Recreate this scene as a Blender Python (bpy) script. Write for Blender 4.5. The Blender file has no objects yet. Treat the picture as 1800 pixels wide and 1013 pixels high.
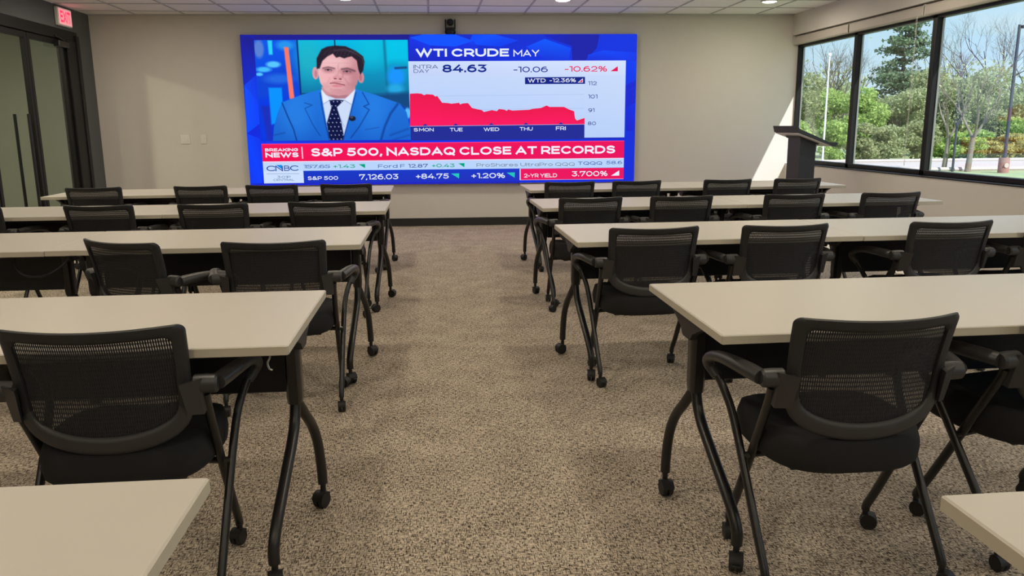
import bpy, math, random
import numpy as np
from mathutils import Matrix, Vector, Quaternion

random.seed(7)
SC = bpy.context.scene
COL = SC.collection

# ------------------------------------------------------------------ camera
CAM_H = 1.3185
FPX, PITCH, YAW, ROLL = 1400.23, 0.2011, 0.0979, -0.008
F = Vector((math.sin(YAW)*math.cos(PITCH), math.cos(YAW)*math.cos(PITCH), -math.sin(PITCH)))
R0 = Vector((math.cos(YAW), -math.sin(YAW), 0))
U0 = Vector((math.sin(YAW)*math.sin(PITCH), math.cos(YAW)*math.sin(PITCH), math.cos(PITCH)))
RT = R0*math.cos(ROLL) + U0*math.sin(ROLL)
UP = -R0*math.sin(ROLL) + U0*math.cos(ROLL)
cam_data = bpy.data.cameras.new('camera')
cam_data.sensor_width = 36.0
cam_data.lens = FPX/1800*36
cam_data.clip_end = 500
cam = bpy.data.objects.new('camera', cam_data)
COL.objects.link(cam)
M3 = Matrix((RT, UP, -F)).transposed()
cam.matrix_world = Matrix.Translation((0, 0, CAM_H)) @ M3.to_4x4()
SC.camera = cam

# ------------------------------------------------------------------ world, sun, exposure
SC.view_settings.view_transform = 'Standard'
SC.view_settings.look = 'None'
SC.view_settings.exposure = 0.0
SC.view_settings.gamma = 1.0
SC.cycles.use_denoising = True
SC.cycles.transparent_max_bounces = 24
SC.cycles.max_bounces = 8
SC.cycles.sample_clamp_indirect = 6.0

SUN_DIR = Vector((1.0, -2.3, 2.18)).normalized()      # towards the sun
world = bpy.data.worlds.new('world'); SC.world = world
world.use_nodes = True
wn = world.node_tree.nodes; wl = world.node_tree.links
wn.clear()
w_out = wn.new('ShaderNodeOutputWorld'); w_bg = wn.new('ShaderNodeBackground')
w_tc = wn.new('ShaderNodeTexCoord'); w_sep = wn.new('ShaderNodeSeparateXYZ'); w_ramp = wn.new('ShaderNodeValToRGB')
w_noise = wn.new('ShaderNodeTexNoise'); w_mix = wn.new('ShaderNodeMix'); w_cl = wn.new('ShaderNodeMapRange'); w_map = wn.new('ShaderNodeMapping')
wl.new(w_tc.outputs['Generated'], w_sep.inputs[0]); wl.new(w_sep.outputs['Z'], w_ramp.inputs['Fac'])
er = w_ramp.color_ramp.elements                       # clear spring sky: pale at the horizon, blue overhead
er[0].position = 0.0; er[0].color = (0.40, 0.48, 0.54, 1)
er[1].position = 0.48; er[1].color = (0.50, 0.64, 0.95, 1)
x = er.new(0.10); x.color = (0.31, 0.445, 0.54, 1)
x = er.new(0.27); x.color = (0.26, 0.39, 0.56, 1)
w_map.inputs['Scale'].default_value = (1, 1, 3.0)
wl.new(w_tc.outputs['Generated'], w_map.inputs['Vector']); wl.new(w_map.outputs[0], w_noise.inputs['Vector'])
w_noise.inputs['Scale'].default_value = 5.0; w_noise.inputs['Detail'].default_value = 6
w_cl.inputs['From Min'].default_value = 0.52; w_cl.inputs['From Max'].default_value = 0.75; w_cl.inputs['To Max'].default_value = 0.6
wl.new(w_noise.outputs['Fac'], w_cl.inputs['Value']); wl.new(w_cl.outputs[0], w_mix.inputs['Factor'])
w_mix.data_type = 'RGBA'; wl.new(w_ramp.outputs['Color'], w_mix.inputs['A']); w_mix.inputs['B'].default_value = (0.5, 0.52, 0.54, 1)
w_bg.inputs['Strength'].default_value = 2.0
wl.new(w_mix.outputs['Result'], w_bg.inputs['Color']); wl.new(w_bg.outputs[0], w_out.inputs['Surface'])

sun_d = bpy.data.lights.new('sun', 'SUN'); sun_d.energy = 7.4; sun_d.angle = 0.008
sun_d.color = (1.0, 0.995, 0.985)
sun = bpy.data.objects.new('sun', sun_d); COL.objects.link(sun)
sun.rotation_euler = SUN_DIR.to_track_quat('Z', 'Y').to_euler()
sun.location = (30, -40, 40)

LAMP_W = 11.8
LAMP_COL = (1.0, 0.88, 0.70)

# ------------------------------------------------------------------ materials
def lin(c):
    c = np.asarray(c, float)/255.0
    return np.where(c <= 0.04045, c/12.92, ((c+0.055)/1.055)**2.4)

def srgb(r, g, b):
    v = lin((r, g, b)); return (float(v[0]), float(v[1]), float(v[2]), 1.0)

MATS = {}
def mat(name, col, rough=0.6, metal=0.0, spec=0.5, noise=0.0, nscale=30.0, bump=0.0, bscale=200.0):
    m = bpy.data.materials.new(name); m.use_nodes = True
    nt = m.node_tree; b = nt.nodes['Principled BSDF']
    b.inputs['Base Color'].default_value = col
    b.inputs['Roughness'].default_value = rough
    b.inputs['Metallic'].default_value = metal
    b.inputs['Specular IOR Level'].default_value = spec
    tc = nt.nodes.new('ShaderNodeTexCoord')
    if noise > 0:
        n = nt.nodes.new('ShaderNodeTexNoise'); n.inputs['Scale'].default_value = nscale
        n.inputs['Detail'].default_value = 4
        nt.links.new(tc.outputs['Object'], n.inputs['Vector'])
        r = nt.nodes.new('ShaderNodeMapRange')
        r.inputs['To Min'].default_value = 1-noise; r.inputs['To Max'].default_value = 1+noise
        nt.links.new(n.outputs['Fac'], r.inputs['Value'])
        mx = nt.nodes.new('ShaderNodeMix'); mx.data_type = 'RGBA'; mx.blend_type = 'MULTIPLY'
        mx.inputs['Factor'].default_value = 1.0
        mx.inputs['A'].default_value = col
        nt.links.new(r.outputs['Result'], mx.inputs['B'])
        nt.links.new(mx.outputs['Result'], b.inputs['Base Color'])
    if bump > 0:
        n2 = nt.nodes.new('ShaderNodeTexNoise'); n2.inputs['Scale'].default_value = bscale
        n2.inputs['Detail'].default_value = 3
        nt.links.new(tc.outputs['Object'], n2.inputs['Vector'])
        bp = nt.nodes.new('ShaderNodeBump'); bp.inputs['Strength'].default_value = bump
        bp.inputs['Distance'].default_value = 0.002
        nt.links.new(n2.outputs['Fac'], bp.inputs['Height'])
        nt.links.new(bp.outputs['Normal'], b.inputs['Normal'])
    MATS[name] = m
    return m

def emat(name, col, strength):
    m = bpy.data.materials.new(name); m.use_nodes = True
    b = m.node_tree.nodes['Principled BSDF']
    b.inputs['Base Color'].default_value = col
    b.inputs['Emission Color'].default_value = col
    b.inputs['Emission Strength'].default_value = strength
    MATS[name] = m; return m

mat('wall_paint', srgb(213, 208, 201), 0.85, noise=0.02, nscale=8, bump=0.1, bscale=350)
mat('charcoal_paint', srgb(88, 90, 90), 0.8, noise=0.03, nscale=6)
mat('ceiling_tile', srgb(241, 239, 238), 0.95, noise=0.05, nscale=160, bump=0.25, bscale=240)
mat('grid_metal', srgb(186, 184, 184), 0.6)
mat('black_base', srgb(32, 32, 34), 0.5)
mat('bronze_frame', srgb(25, 24, 24), 0.45, spec=0.25)
mat('black_metal', srgb(30, 29, 29), 0.33, spec=0.5, noise=0.05, nscale=90)
mat('black_plastic', srgb(37, 37, 39), 0.5, noise=0.06, nscale=60, bump=0.15, bscale=500)
mat('arm_plastic', srgb(54, 53, 54), 0.42, noise=0.05, nscale=60)
mat('wheel_rubber', srgb(26, 25, 25), 0.55)
mat('panel_black', srgb(24, 24, 30), 0.55, noise=0.04, nscale=30)
mat('seat_fabric', srgb(28, 28, 30), 0.95, noise=0.25, nscale=600, bump=0.5, bscale=900)
mat('laminate', srgb(203, 197, 187), 0.42, spec=0.4, noise=0.012, nscale=12)
mat('laminate_edge', srgb(196, 188, 170), 0.5)
mat('white_plastic', srgb(226, 222, 214), 0.45)
mat('blind_fabric', srgb(190, 182, 172), 0.6)
mat('lectern_black', srgb(46, 46, 50), 0.5, noise=0.05, nscale=20)
mat('underside_grey', srgb(232, 230, 228), 0.7)
mat('cabinet_grey', srgb(40, 40, 46), 0.5)
mat('corridor_paint', srgb(150, 156, 140), 0.85)
mat('steel', srgb(160, 158, 152), 0.35, metal=0.8)
mat('grass', srgb(142, 154, 108), 0.95, noise=0.35, nscale=1.2)
mat('concrete', srgb(176, 164, 156), 0.9, noise=0.08, nscale=0.8)
mat('bark', srgb(124, 116, 100), 0.95, noise=0.2, nscale=9)
mat('dark_bark', srgb(96, 86, 76), 0.95, noise=0.2, nscale=9)
mat('pole_white', srgb(232, 232, 232), 0.4)
mat('pole_dark', srgb(62, 64, 72), 0.5)
mat('brick_red', srgb(146, 110, 100), 0.9, noise=0.15, nscale=4)
mat('lens_glass', srgb(8, 8, 12), 0.08)
mat('glossy_black', srgb(14, 14, 18), 0.22)
emat('lamp_glow', (1.0, 0.9, 0.76, 1), 14.0)
emat('exit_red', (1.0, 0.02, 0.09, 1), 1.3)
emat('exit_face', (1.0, 0.42, 0.46, 1), 0.55)

def carpet():
    m = bpy.data.materials.new('carpet'); m.use_nodes = True
    nt = m.node_tree; L = nt.links; b = nt.nodes['Principled BSDF']
    b.inputs['Roughness'].default_value = 1.0; b.inputs['Specular IOR Level'].default_value = 0.1
    tc = nt.nodes.new('ShaderNodeTexCoord')
    def streak(sx, sy, scale, det=3.0):
        mp = nt.nodes.new('ShaderNodeMapping'); mp.inputs['Scale'].default_value = (sx, sy, 1)
        L.new(tc.outputs['Object'], mp.inputs['Vector'])
        n = nt.nodes.new('ShaderNodeTexNoise'); n.inputs['Scale'].default_value = scale
        n.inputs['Detail'].default_value = det; n.inputs['Roughness'].default_value = 0.6
        L.new(mp.outputs['Vector'], n.inputs['Vector']); return n.outputs['Fac']
    a = streak(0.34, 1.6, 150, 1.5); c = streak(1.6, 0.34, 150, 1.5); d = streak(1, 1, 5.0, 2); e = streak(1, 1, 330, 1)
    # thresholded strands running both ways
    mxm = nt.nodes.new('ShaderNodeMath'); mxm.operation = 'MINIMUM'; L.new(a, mxm.inputs[0]); L.new(c, mxm.inputs[1])
    ad = nt.nodes.new('ShaderNodeMath'); ad.operation = 'MULTIPLY_ADD'; ad.inputs[1].default_value = 0.24
    L.new(e, ad.inputs[0]); L.new(mxm.outputs[0], ad.inputs[2])
    ad2 = nt.nodes.new('ShaderNodeMath'); ad2.operation = 'MULTIPLY_ADD'; ad2.inputs[1].default_value = 0.10
    L.new(d, ad2.inputs[0]); L.new(ad.outputs[0], ad2.inputs[2])
    cr = nt.nodes.new('ShaderNodeValToRGB')
    els = cr.color_ramp.elements
    els[0].position = 0.51; els[0].color = srgb(58, 50, 44)
    els[1].position = 0.71; els[1].color = srgb(220, 206, 186)
    x = els.new(0.57); x.color = srgb(128, 116, 104)
    x = els.new(0.63); x.color = srgb(174, 160, 143)
    L.new(ad2.outputs[0], cr.inputs['Fac']); L.new(cr.outputs['Color'], b.inputs['Base Color'])
    bp = nt.nodes.new('ShaderNodeBump'); bp.inputs['Strength'].default_value = 0.5; bp.inputs['Distance'].default_value = 0.003
    L.new(ad2.outputs[0], bp.inputs['Height']); L.new(bp.outputs['Normal'], b.inputs['Normal'])
    MATS['carpet'] = m
carpet()

def glass(name, tint, refl=1.0):
    m = bpy.data.materials.new(name); m.use_nodes = True
    nt = m.node_tree; nt.nodes.clear(); L = nt.links
    out = nt.nodes.new('ShaderNodeOutputMaterial')
    tr = nt.nodes.new('ShaderNodeBsdfTransparent'); tr.inputs['Color'].default_value = tint
    gl = nt.nodes.new('ShaderNodeBsdfGlossy'); gl.inputs['Roughness'].default_value = 0.0
    lw = nt.nodes.new('ShaderNodeLayerWeight'); lw.inputs['Blend'].default_value = 0.5
    pw = nt.nodes.new('ShaderNodeMath'); pw.operation = 'POWER'; pw.inputs[1].default_value = 5.0
    L.new(lw.outputs['Facing'], pw.inputs[0])
    mu = nt.nodes.new('ShaderNodeMath'); mu.operation = 'MULTIPLY_ADD'; mu.use_clamp = True
    mu.inputs[1].default_value = 0.96*refl; mu.inputs[2].default_value = 0.04*refl
    L.new(pw.outputs[0], mu.inputs[0])
    mx = nt.nodes.new('ShaderNodeMixShader')
    L.new(mu.outputs[0], mx.inputs[0]); L.new(tr.outputs[0], mx.inputs[1]); L.new(gl.outputs[0], mx.inputs[2])
    L.new(mx.outputs[0], out.inputs['Surface'])
    MATS[name] = m
glass('window_glass', (0.88, 0.93, 0.92, 1), 1.5)
glass('door_glass', (0.80, 0.86, 0.80, 1), 1.2)

def mesh_fabric():
    m = bpy.data.materials.new('mesh_fabric'); m.use_nodes = True
    nt = m.node_tree; L = nt.links; b = nt.nodes['Principled BSDF']; out = nt.nodes['Material Output']
    b.inputs['Base Color'].default_value = srgb(34, 34, 37); b.inputs['Roughness'].default_value = 0.8
    tc = nt.nodes.new('ShaderNodeTexCoord')
    sp = nt.nodes.new('ShaderNodeSeparateXYZ'); L.new(tc.outputs['Object'], sp.inputs[0])
    def wave(sock, freq, amp=1.0):
        a = nt.nodes.new('ShaderNodeMath'); a.operation = 'MULTIPLY'; a.inputs[1].default_value = freq
        L.new(sock, a.inputs[0])
        s = nt.nodes.new('ShaderNodeMath'); s.operation = 'SINE'; L.new(a.outputs[0], s.inputs[0]); return s.outputs[0]
    sx = wave(sp.outputs['X'], 2*math.pi/0.0058); sz = wave(sp.outputs['Z'], 2*math.pi/0.013)
    ad = nt.nodes.new('ShaderNodeMath'); ad.operation = 'MULTIPLY_ADD'; ad.inputs[1].default_value = 0.35
    L.new(sz, ad.inputs[0]); L.new(sx, ad.inputs[2])
    th = nt.nodes.new('ShaderNodeMapRange'); th.interpolation_type = 'SMOOTHSTEP'
    th.inputs['From Min'].default_value = 0.45; th.inputs['From Max'].default_value = 0.95
    th.inputs['To Min'].default_value = 0.0; th.inputs['To Max'].default_value = 0.44
    L.new(ad.outputs[0], th.inputs['Value'])
    tr = nt.nodes.new('ShaderNodeBsdfTransparent')
    mx = nt.nodes.new('ShaderNodeMixShader')
    L.new(th.outputs[0], mx.inputs[0]); L.new(b.outputs[0], mx.inputs[1]); L.new(tr.outputs[0], mx.inputs[2])
    L.new(mx.outputs[0], out.inputs['Surface'])
    MATS['mesh_fabric'] = m
mesh_fabric()

def leaf_mat(name, c1, c2, transl=0.35):
    m = bpy.data.materials.new(name); m.use_nodes = True
    nt = m.node_tree; L = nt.links; b = nt.nodes['Principled BSDF']; out = nt.nodes['Material Output']
    g = nt.nodes.new('ShaderNodeNewGeometry')
    cr = nt.nodes.new('ShaderNodeValToRGB')
    cr.color_ramp.elements[0].color = c1; cr.color_ramp.elements[1].color = c2
    L.new(g.outputs['Random Per Island'], cr.inputs['Fac'])
    L.new(cr.outputs['Color'], b.inputs['Base Color']); b.inputs['Roughness'].default_value = 0.8
    b.inputs['Specular IOR Level'].default_value = 0.2
    t = nt.nodes.new('ShaderNodeBsdfTranslucent'); L.new(cr.outputs['Color'], t.inputs['Color'])
    mx = nt.nodes.new('ShaderNodeMixShader'); mx.inputs[0].default_value = transl
    L.new(b.outputs[0], mx.inputs[1]); L.new(t.outputs[0], mx.inputs[2]); L.new(mx.outputs[0], out.inputs['Surface'])
    MATS[name] = m
leaf_mat('leaf_spring', srgb(134, 164, 84), srgb(194, 212, 128), .5)
leaf_mat('leaf_olive', srgb(136, 146, 100), srgb(186, 188, 138), .5)
leaf_mat('leaf_sage', srgb(146, 156, 112), srgb(192, 198, 148), .5)
leaf_mat('leaf_pine', srgb(84, 108, 82), srgb(142, 160, 122), .4)
leaf_mat('leaf_gold', srgb(170, 166, 96), srgb(208, 200, 132), .5)
leaf_mat('leaf_rust', srgb(176, 146, 100), srgb(204, 178, 128), .5)

# ------------------------------------------------------------------ mesh builder
class MB:
    def __init__(s): s.v = []; s.f = []; s.n = 0
    def add(s, V, Fc):
        V = np.asarray(V, float); s.v.append(V)
        s.f.extend([tuple(i+s.n for i in q) for q in Fc]); s.n += len(V); return s
    def box(s, c, size, rz=0.0, bev=0.0):
        x, y, z = [a/2 for a in size]
        if bev <= 0:
            V = np.array([(i*x, j*y, k*z) for i in (-1, 1) for j in (-1, 1) for k in (-1, 1)], float)
            Fc = [(0, 1, 3, 2), (4, 6, 7, 5), (0, 4, 5, 1), (2, 3, 7, 6), (0, 2, 6, 4), (1, 5, 7, 3)]
        else:
            b = min(bev, x*.99, y*.99, z*.99)
            V = []; idx = {}
            for i in (-1, 1):
                for j in (-1, 1):
                    for k in (-1, 1):
                        for ax in range(3):
                            p = [i*(x-b), j*(y-b), k*(z-b)]
                            p[ax] = (i*x, j*y, k*z)[ax]
                            idx[(i, j, k, ax)] = len(V); V.append(p)
            Fc = []
            S = (-1, 1)
            for ax in range(3):
                o = [a for a in range(3) if a != ax]
                for sg in S:
                    def key(a, bb):
                        t = [0, 0, 0]; t[ax] = sg; t[o[0]] = a; t[o[1]] = bb; return idx[(t[0], t[1], t[2], ax)]
                    Fc.append((key(-1, -1), key(1, -1), key(1, 1), key(-1, 1)))
            for ax in range(3):                       # edges along ax
                o = [a for a in range(3) if a != ax]
                for a in S:
                    for bb in S:
                        def key(e, face):
                            t = [0, 0, 0]; t[ax] = e; t[o[0]] = a; t[o[1]] = bb; return idx[(t[0], t[1], t[2], face)]
                        Fc.append((key(-1, o[0]), key(1, o[0]), key(1, o[1]), key(-1, o[1])))
            for i in S:
                for j in S:
                    for k in S: Fc.append((idx[(i, j, k, 0)], idx[(i, j, k, 1)], idx[(i, j, k, 2)]))
            V = np.array(V, float)
        if rz:
            c_, s_ = math.cos(rz), math.sin(rz); V = V @ np.array([[c_, s_, 0], [-s_, c_, 0], [0, 0, 1]])
        return s.add(V+np.array(c), Fc)
    def tube(s, pts, r, n=12, sub=6, sx=1.0, up=(1, 0, 0), cap=True, smooth=True):
        """sweep an (elliptical) ring along a smoothed polyline; r scalar or per-point; sx squashes along up"""
        P = np.asarray(pts, float); rr = np.full(len(P), r, float) if np.isscalar(r) else np.asarray(r, float)
        if smooth and len(P) > 2:
            Q = []; RR = []
            E = np.vstack([2*P[0]-P[1], P, 2*P[-1]-P[-2]])
            for i in range(len(P)-1):
                p0, p1, p2, p3 = E[i:i+4]
                for t in np.linspace(0, 1, sub, endpoint=False):
                    Q.append(0.5*((2*p1)+(-p0+p2)*t+(2*p0-5*p1+4*p2-p3)*t*t+(-p0+3*p1-3*p2+p3)*t**3))
                    RR.append(rr[i]*(1-t)+rr[i+1]*t)
            Q.append(P[-1]); RR.append(rr[-1]); P = np.array(Q); rr = np.array(RR)
        T = np.gradient(P, axis=0); T /= np.linalg.norm(T, axis=1)[:, None]+1e-12
        upv = np.asarray(up, float); V = []
        for p, t, q in zip(P, T, rr):
            a = upv - t*np.dot(upv, t); a /= np.linalg.norm(a)+1e-9; b = np.cross(t, a)
            for k in range(n):
                an = 2*math.pi*k/n; V.append(p+q*(sx*math.cos(an)*a+math.sin(an)*b))
        m = len(P); Fc = [(i*n+k, i*n+(k+1) % n, (i+1)*n+(k+1) % n, (i+1)*n+k) for i in range(m-1) for k in range(n)]
        if cap: Fc += [tuple(range(n-1, -1, -1)), tuple((m-1)*n+k for k in range(n))]
        return s.add(V, Fc)
    def lathe(s, prof, c=(0, 0, 0), n=24, axis='z'):
        V = []
        for r, h in prof:
            for k in range(n):
                an = 2*math.pi*k/n; a, b = r*math.cos(an), r*math.sin(an)
                V.append({'z': (a, b, h), 'x': (h, a, b), 'y': (b, h, a)}[axis])
        m = len(prof); Fc = [(i*n+k, i*n+(k+1) % n, (i+1)*n+(k+1) % n, (i+1)*n+k) for i in range(m-1) for k in range(n)]
        Fc += [tuple(range(n-1, -1, -1)), tuple((m-1)*n+k for k in range(n))]
        return s.add(np.array(V)+np.array(c), Fc)
    def prism(s, poly, y0, y1, fn=None):
        """poly of (a,b) extruded between y0 and y1; fn maps (a,b,t)->xyz"""
        fn = fn or (lambda a, b, t: (a, t, b)); n = len(poly)
        V = [fn(a, b, y0) for a, b in poly]+[fn(a, b, y1) for a, b in poly]
        Fc = [tuple(range(n)), tuple(range(2*n-1, n-1, -1))]+[(k, n+k, n+(k+1) % n, (k+1) % n) for k in range(n)]
        return s.add(V, Fc)
    def build(s, name, m, parent=None, smooth=False, angle=None):
        me = bpy.data.meshes.new(name)
        V = np.vstack(s.v)
        me.from_pydata(V.tolist(), [], s.f); me.validate(); me.update()
        import bmesh
        bm = bmesh.new(); bm.from_mesh(me); bmesh.ops.recalc_face_normals(bm, faces=bm.faces[:]); bm.to_mesh(me); bm.free()
        if m: me.materials.append(MATS[m] if isinstance(m, str) else m)
        if smooth:
            me.polygons.foreach_set('use_smooth', [True]*len(me.polygons))
            try: me.set_sharp_from_angle(angle=math.radians(angle or 40))
            except Exception: pass
        o = bpy.data.objects.new(name, me); COL.objects.link(o)
        if parent: o.parent = parent
        return o

def tag(o, label=None, cat=None, group=None, kind=None):
    if label: o['label'] = label
    if cat: o['category'] = cat
    if group: o['group'] = group
    if kind: o['kind'] = kind
    return o
def empty(name, loc=(0, 0, 0), rz=0.0):
    o = bpy.data.objects.new(name, None); o.empty_display_size = 0.1
    o.location = loc; o.rotation_euler = (0, 0, rz); COL.objects.link(o); return o
def copy_tree(o, parent=None):
    c = o.copy(); COL.objects.link(c)
    if parent: c.parent = parent
    for ch in list(o.children): copy_tree(ch, c)
    return c
def S(o): o['kind'] = 'structure'; return o

# ------------------------------------------------------------------ room shell
LX, RX, BACK, CEIL = -4.25, 4.795, -4.0, 2.7275
WR = math.atan(-0.0449); WD = 10.778
def wall_y(x): return WD-0.0449*x
S(MB().box((0.3, 3.6, -0.05), (9.7, 15.4, 0.1)).build('floor', 'carpet'))
S(MB().box((0.3, 3.6, CEIL+0.05), (9.7, 15.4, 0.1)).build('ceiling', 'ceiling_tile'))
g = MB()
for k in range(-7, 8):
    x = 0.008+0.61*k
    if LX < x < RX: g.box((x, (BACK+wall_y(x))/2, CEIL-0.002), (0.024, wall_y(x)-BACK, 0.008))
for k in range(-23, 2):
    g.box(((LX+RX)/2, 9.98+0.61*k, CEIL-0.002), (RX-LX, 0.024, 0.008))
g.tube([(LX, wall_y(LX)-.012, CEIL-.004), (RX, wall_y(RX)-.012, CEIL-.004)], 0.012, n=4, smooth=False)
S(g.build('trim_1', 'grid_metal'))
# back wall (very slightly out of square with the window wall)
bw = MB(); c, s_ = math.cos(WR), math.sin(WR)
def WF(a, d, z):      # a along the wall, d out of the wall towards the room
    return (a*c + d*s_, WD + a*s_ - d*c, z)
def wallbox(mb, a0, a1, d0, d1, z0, z1):
    V = [WF(a, d, z) for a in (a0, a1) for d in (d0, d1) for z in (z0, z1)]
    return mb.add(V, [(0, 1, 3, 2), (4, 6, 7, 5), (0, 4, 5, 1), (2, 3, 7, 6), (0, 2, 6, 4), (1, 5, 7, 3)])
S(wallbox(MB(), -4.6, 4.955, 0, -0.12, 0, CEIL).build('wall_back', 'wall_paint'))
S(wallbox(MB(), -4.25, 4.79, 0.0, 0.014, 0, 0.106).build('baseboard_back', 'black_base'))
S(MB().box((0.3, BACK-0.06, CEIL/2), (9.4, 0.12, CEIL)).build('wall_front', 'wall_paint'))
# left wall: charcoal pier + header over the glazed partition
S(MB().box((LX-0.07, 10.79, CEIL/2), (0.14, 0.46, CEIL)).build('wall_left', 'charcoal_paint'))
S(MB().box((LX-0.07, 8.36, (2.462+CEIL)/2), (0.14, 4.4, CEIL-2.462)).build('wall_left_header', 'charcoal_paint'))
S(MB().box((LX-0.07, 1.08, CEIL/2), (0.14, 10.16, CEIL)).build('wall_left_near', 'charcoal_paint'))
f = MB()
f.box((LX-0.05, 8.36, 2.405), (0.11, 4.4, 0.115), bev=.004)
f.box((LX-0.05, 10.40, 1.176), (0.13, 0.32, 2.352), bev=.006)
f.box((LX+0.012, 10.52, 1.21), (0.03, 0.08, 2.42), bev=.004)
f.box((LX-0.05, 6.22, 1.2), (0.11, 0.12, 2.4), bev=.004)
S(f.build('trim_2', 'bronze_frame'))
def glass_leaf(name, y0, y1, st=0.055):
    root = empty(name, (LX-0.04, (y0+y1)/2, 0)); S(root); w = (y1-y0)/2
    m = MB()
    for sy in (-1, 1): m.box((0, sy*(w-st/2), 1.17), (0.05, st, 2.34), bev=.004)
    m.box((0, 0, 0.06), (0.05, 2*w-2*st, 0.12), bev=.004); m.box((0, 0, 2.31), (0.05, 2*w-2*st, 0.06), bev=.004)
    m.build('door_frame', 'bronze_frame', root)
    MB().add([(0, -w+st, .11), (0, w-st, .11), (0, w-st, 2.29), (0, -w+st, 2.29)], [(0, 1, 2, 3)]).build('glass_pane', 'door_glass', root)
    return root
d1 = glass_leaf('door_1', 9.335, 10.235)
MB().box((0.055, 0.30, 2.285), (0.07, 0.27, 0.07), bev=.008).build('door_closer', 'black_metal', d1)
MB().tube([(0.06, 0.40, 2.33), (0.05, 0.16, 2.37)], 0.008, n=8, smooth=False).build('closer_arm', 'black_metal', d1)
d2 = glass_leaf('door_2', 8.40, 9.325)
for sx in (1, -1):
    h = MB(); h.tube([(sx*0.07, 0.20, 0.35), (sx*0.07, 0.20, 1.48)], 0.016, n=12, smooth=False)
    for z in (0.55, 1.28): h.tube([(sx*0.005, 0.20, z), (sx*0.07, 0.20, z)], 0.009, n=8, smooth=False)
    h.build('pull_handle', 'black_metal', d2, smooth=True)
d3 = glass_leaf('door_3', 7.35, 8.38); d4 = glass_leaf('door_4', 6.29, 7.33)
# corridor behind the partition
S(MB().box((-6.4, 7.8, CEIL/2), (0.1, 8, CEIL)).build('wall_corridor', 'corridor_paint'))
S(MB().box((-5.4, 11.6, CEIL/2), (2.1, 0.1, CEIL)).build('wall_corridor_end', 'corridor_paint'))
S(MB().box((-5.4, 4.2, CEIL/2), (2.1, 0.1, CEIL)).build('wall_corridor_near', 'corridor_paint'))
S(MB().box((-5.42, 7.9, -0.05), (2.05, 7.4, 0.1)).build('floor_corridor', 'carpet'))
S(MB().box((-5.42, 7.9, CEIL+0.05), (2.05, 7.4, 0.1)).build('ceiling_corridor', 'ceiling_tile'))

# right wall with the window band
WT = 0.16
ymid = (BACK+10.62)/2; ylen = 10.62-BACK
S(MB().box((RX+WT/2, ymid, 0.395), (WT, ylen, 0.79)).build('wall_right', 'wall_paint'))
S(MB().box((RX+WT/2, ymid, (2.457+CEIL)/2), (WT, ylen, CEIL-2.457)).build('wall_right_soffit', 'wall_paint'))
S(MB().box((RX+0.29, ymid, 2.52), (0.254, ylen, 0.14)).build('trim_3', 'bronze_frame'))          # unseen brow outside over the glass, shaped to cut the sun patch
m = MB(); m.box((RX+0.068, ymid-0.15, 0.796), (0.150, ylen-0.3, 0.012), bev=.003); m.box((RX+0.118, ymid, 0.796), (0.084, ylen, 0.012))
S(m.build('trim_4', 'bronze_frame'))                                                               # sill stool on the low wall
S(MB().box((RX+0.14, ymid, 2.396), (0.04, ylen, 0.124)).build('trim_5', 'bronze_frame'))           # back of the blind pocket
FX = RX+0.080                                                                                      # inner face of the frames
edges = [10.557, 9.075, 7.605, 6.135, 4.665, 3.195, 1.725, 0.255, -1.215, -2.685, -3.99]
for i in range(len(edges)-1):
    y1, y0 = edges[i], edges[i+1]
    root = S(empty('window_%d' % (i+1), (FX+0.04, (y0+y1)/2, 0.802))); w = (y1-y0)/2
    m = MB()
    m.box((0, 0, 0.024), (0.08, 2*w, 0.048), bev=.004)                              # sill member
    m.box((0, 0, 1.518), (0.08, 2*w, 0.036), bev=.004)                              # head
    ml = 0.045 if i == 0 else 0.036
    m.box((0, w-ml/2, 0.768), (0.08, ml, 1.534), bev=.003)
    m.box((0, -w+0.018, 0.768), (0.08, 0.036, 1.534), bev=.003)
    m.build('window_frame', 'bronze_frame', root)
    g_ = MB()
    g_.box((0.022, w-ml-0.006, 0.768), (0.02, 0.012, 1.46)); g_.box((0.022, -w+0.042, 0.768), (0.02, 0.012, 1.46))
    g_.build('glazing_bead', 'steel', root)
    MB().add([(.025, -w+.036, .045), (.025, w-ml, .045), (.025, w-ml, 1.503), (.025, -w+.036, 1.503)], [(0, 1, 2, 3)]).build('glass_pane', 'window_glass', root)
# roller blind cassettes (the three nearest the screen are in view)
for (ya, yb), lab in zip([(10.545, 9.14), (9.115, 7.70), (7.685, 6.20)],
                 ['short blind cassette over the window beside the lectern', 'blind cassette above the window with the big pine behind it',
                  'blind cassette above the window that shows the lamp post']):
    root = tag(empty('roller_blind', (RX+0.095, (ya+yb)/2, 2.336)), lab, 'window blind', 'roller blinds along the window wall')
    w = (ya-yb)/2
    MB().prism([(-0.0, 0), (-0.075, 0), (-0.085, 0.012), (-0.085, 0.085), (-0.07, 0.104), (0.0, 0.104)], -w, w).build('cassette', 'blind_fabric', root)
    for sy in (-1, 1): MB().box((-0.044, sy*(w-0.003), 0.052), (0.088, 0.006, 0.108), bev=.002).build('end_cap', 'white_plastic', root)
    if 7 < yb < 8:
        ch = MB()
        for dx in (0.0, 0.028): ch.tube([(-0.088+dx*.3, -w+0.085+dx, 0.02), (-0.088+dx*.3, -w+0.085+dx, -1.42)], 0.0016, n=6, smooth=False)
        ch.tube([(-0.088, -w+0.085, -1.42), (-0.084, -w+0.099, -1.45), (-0.080, -w+0.113, -1.42)], 0.0016, n=6)
        ch.build('bead_chain', 'white_plastic', root)

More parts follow.
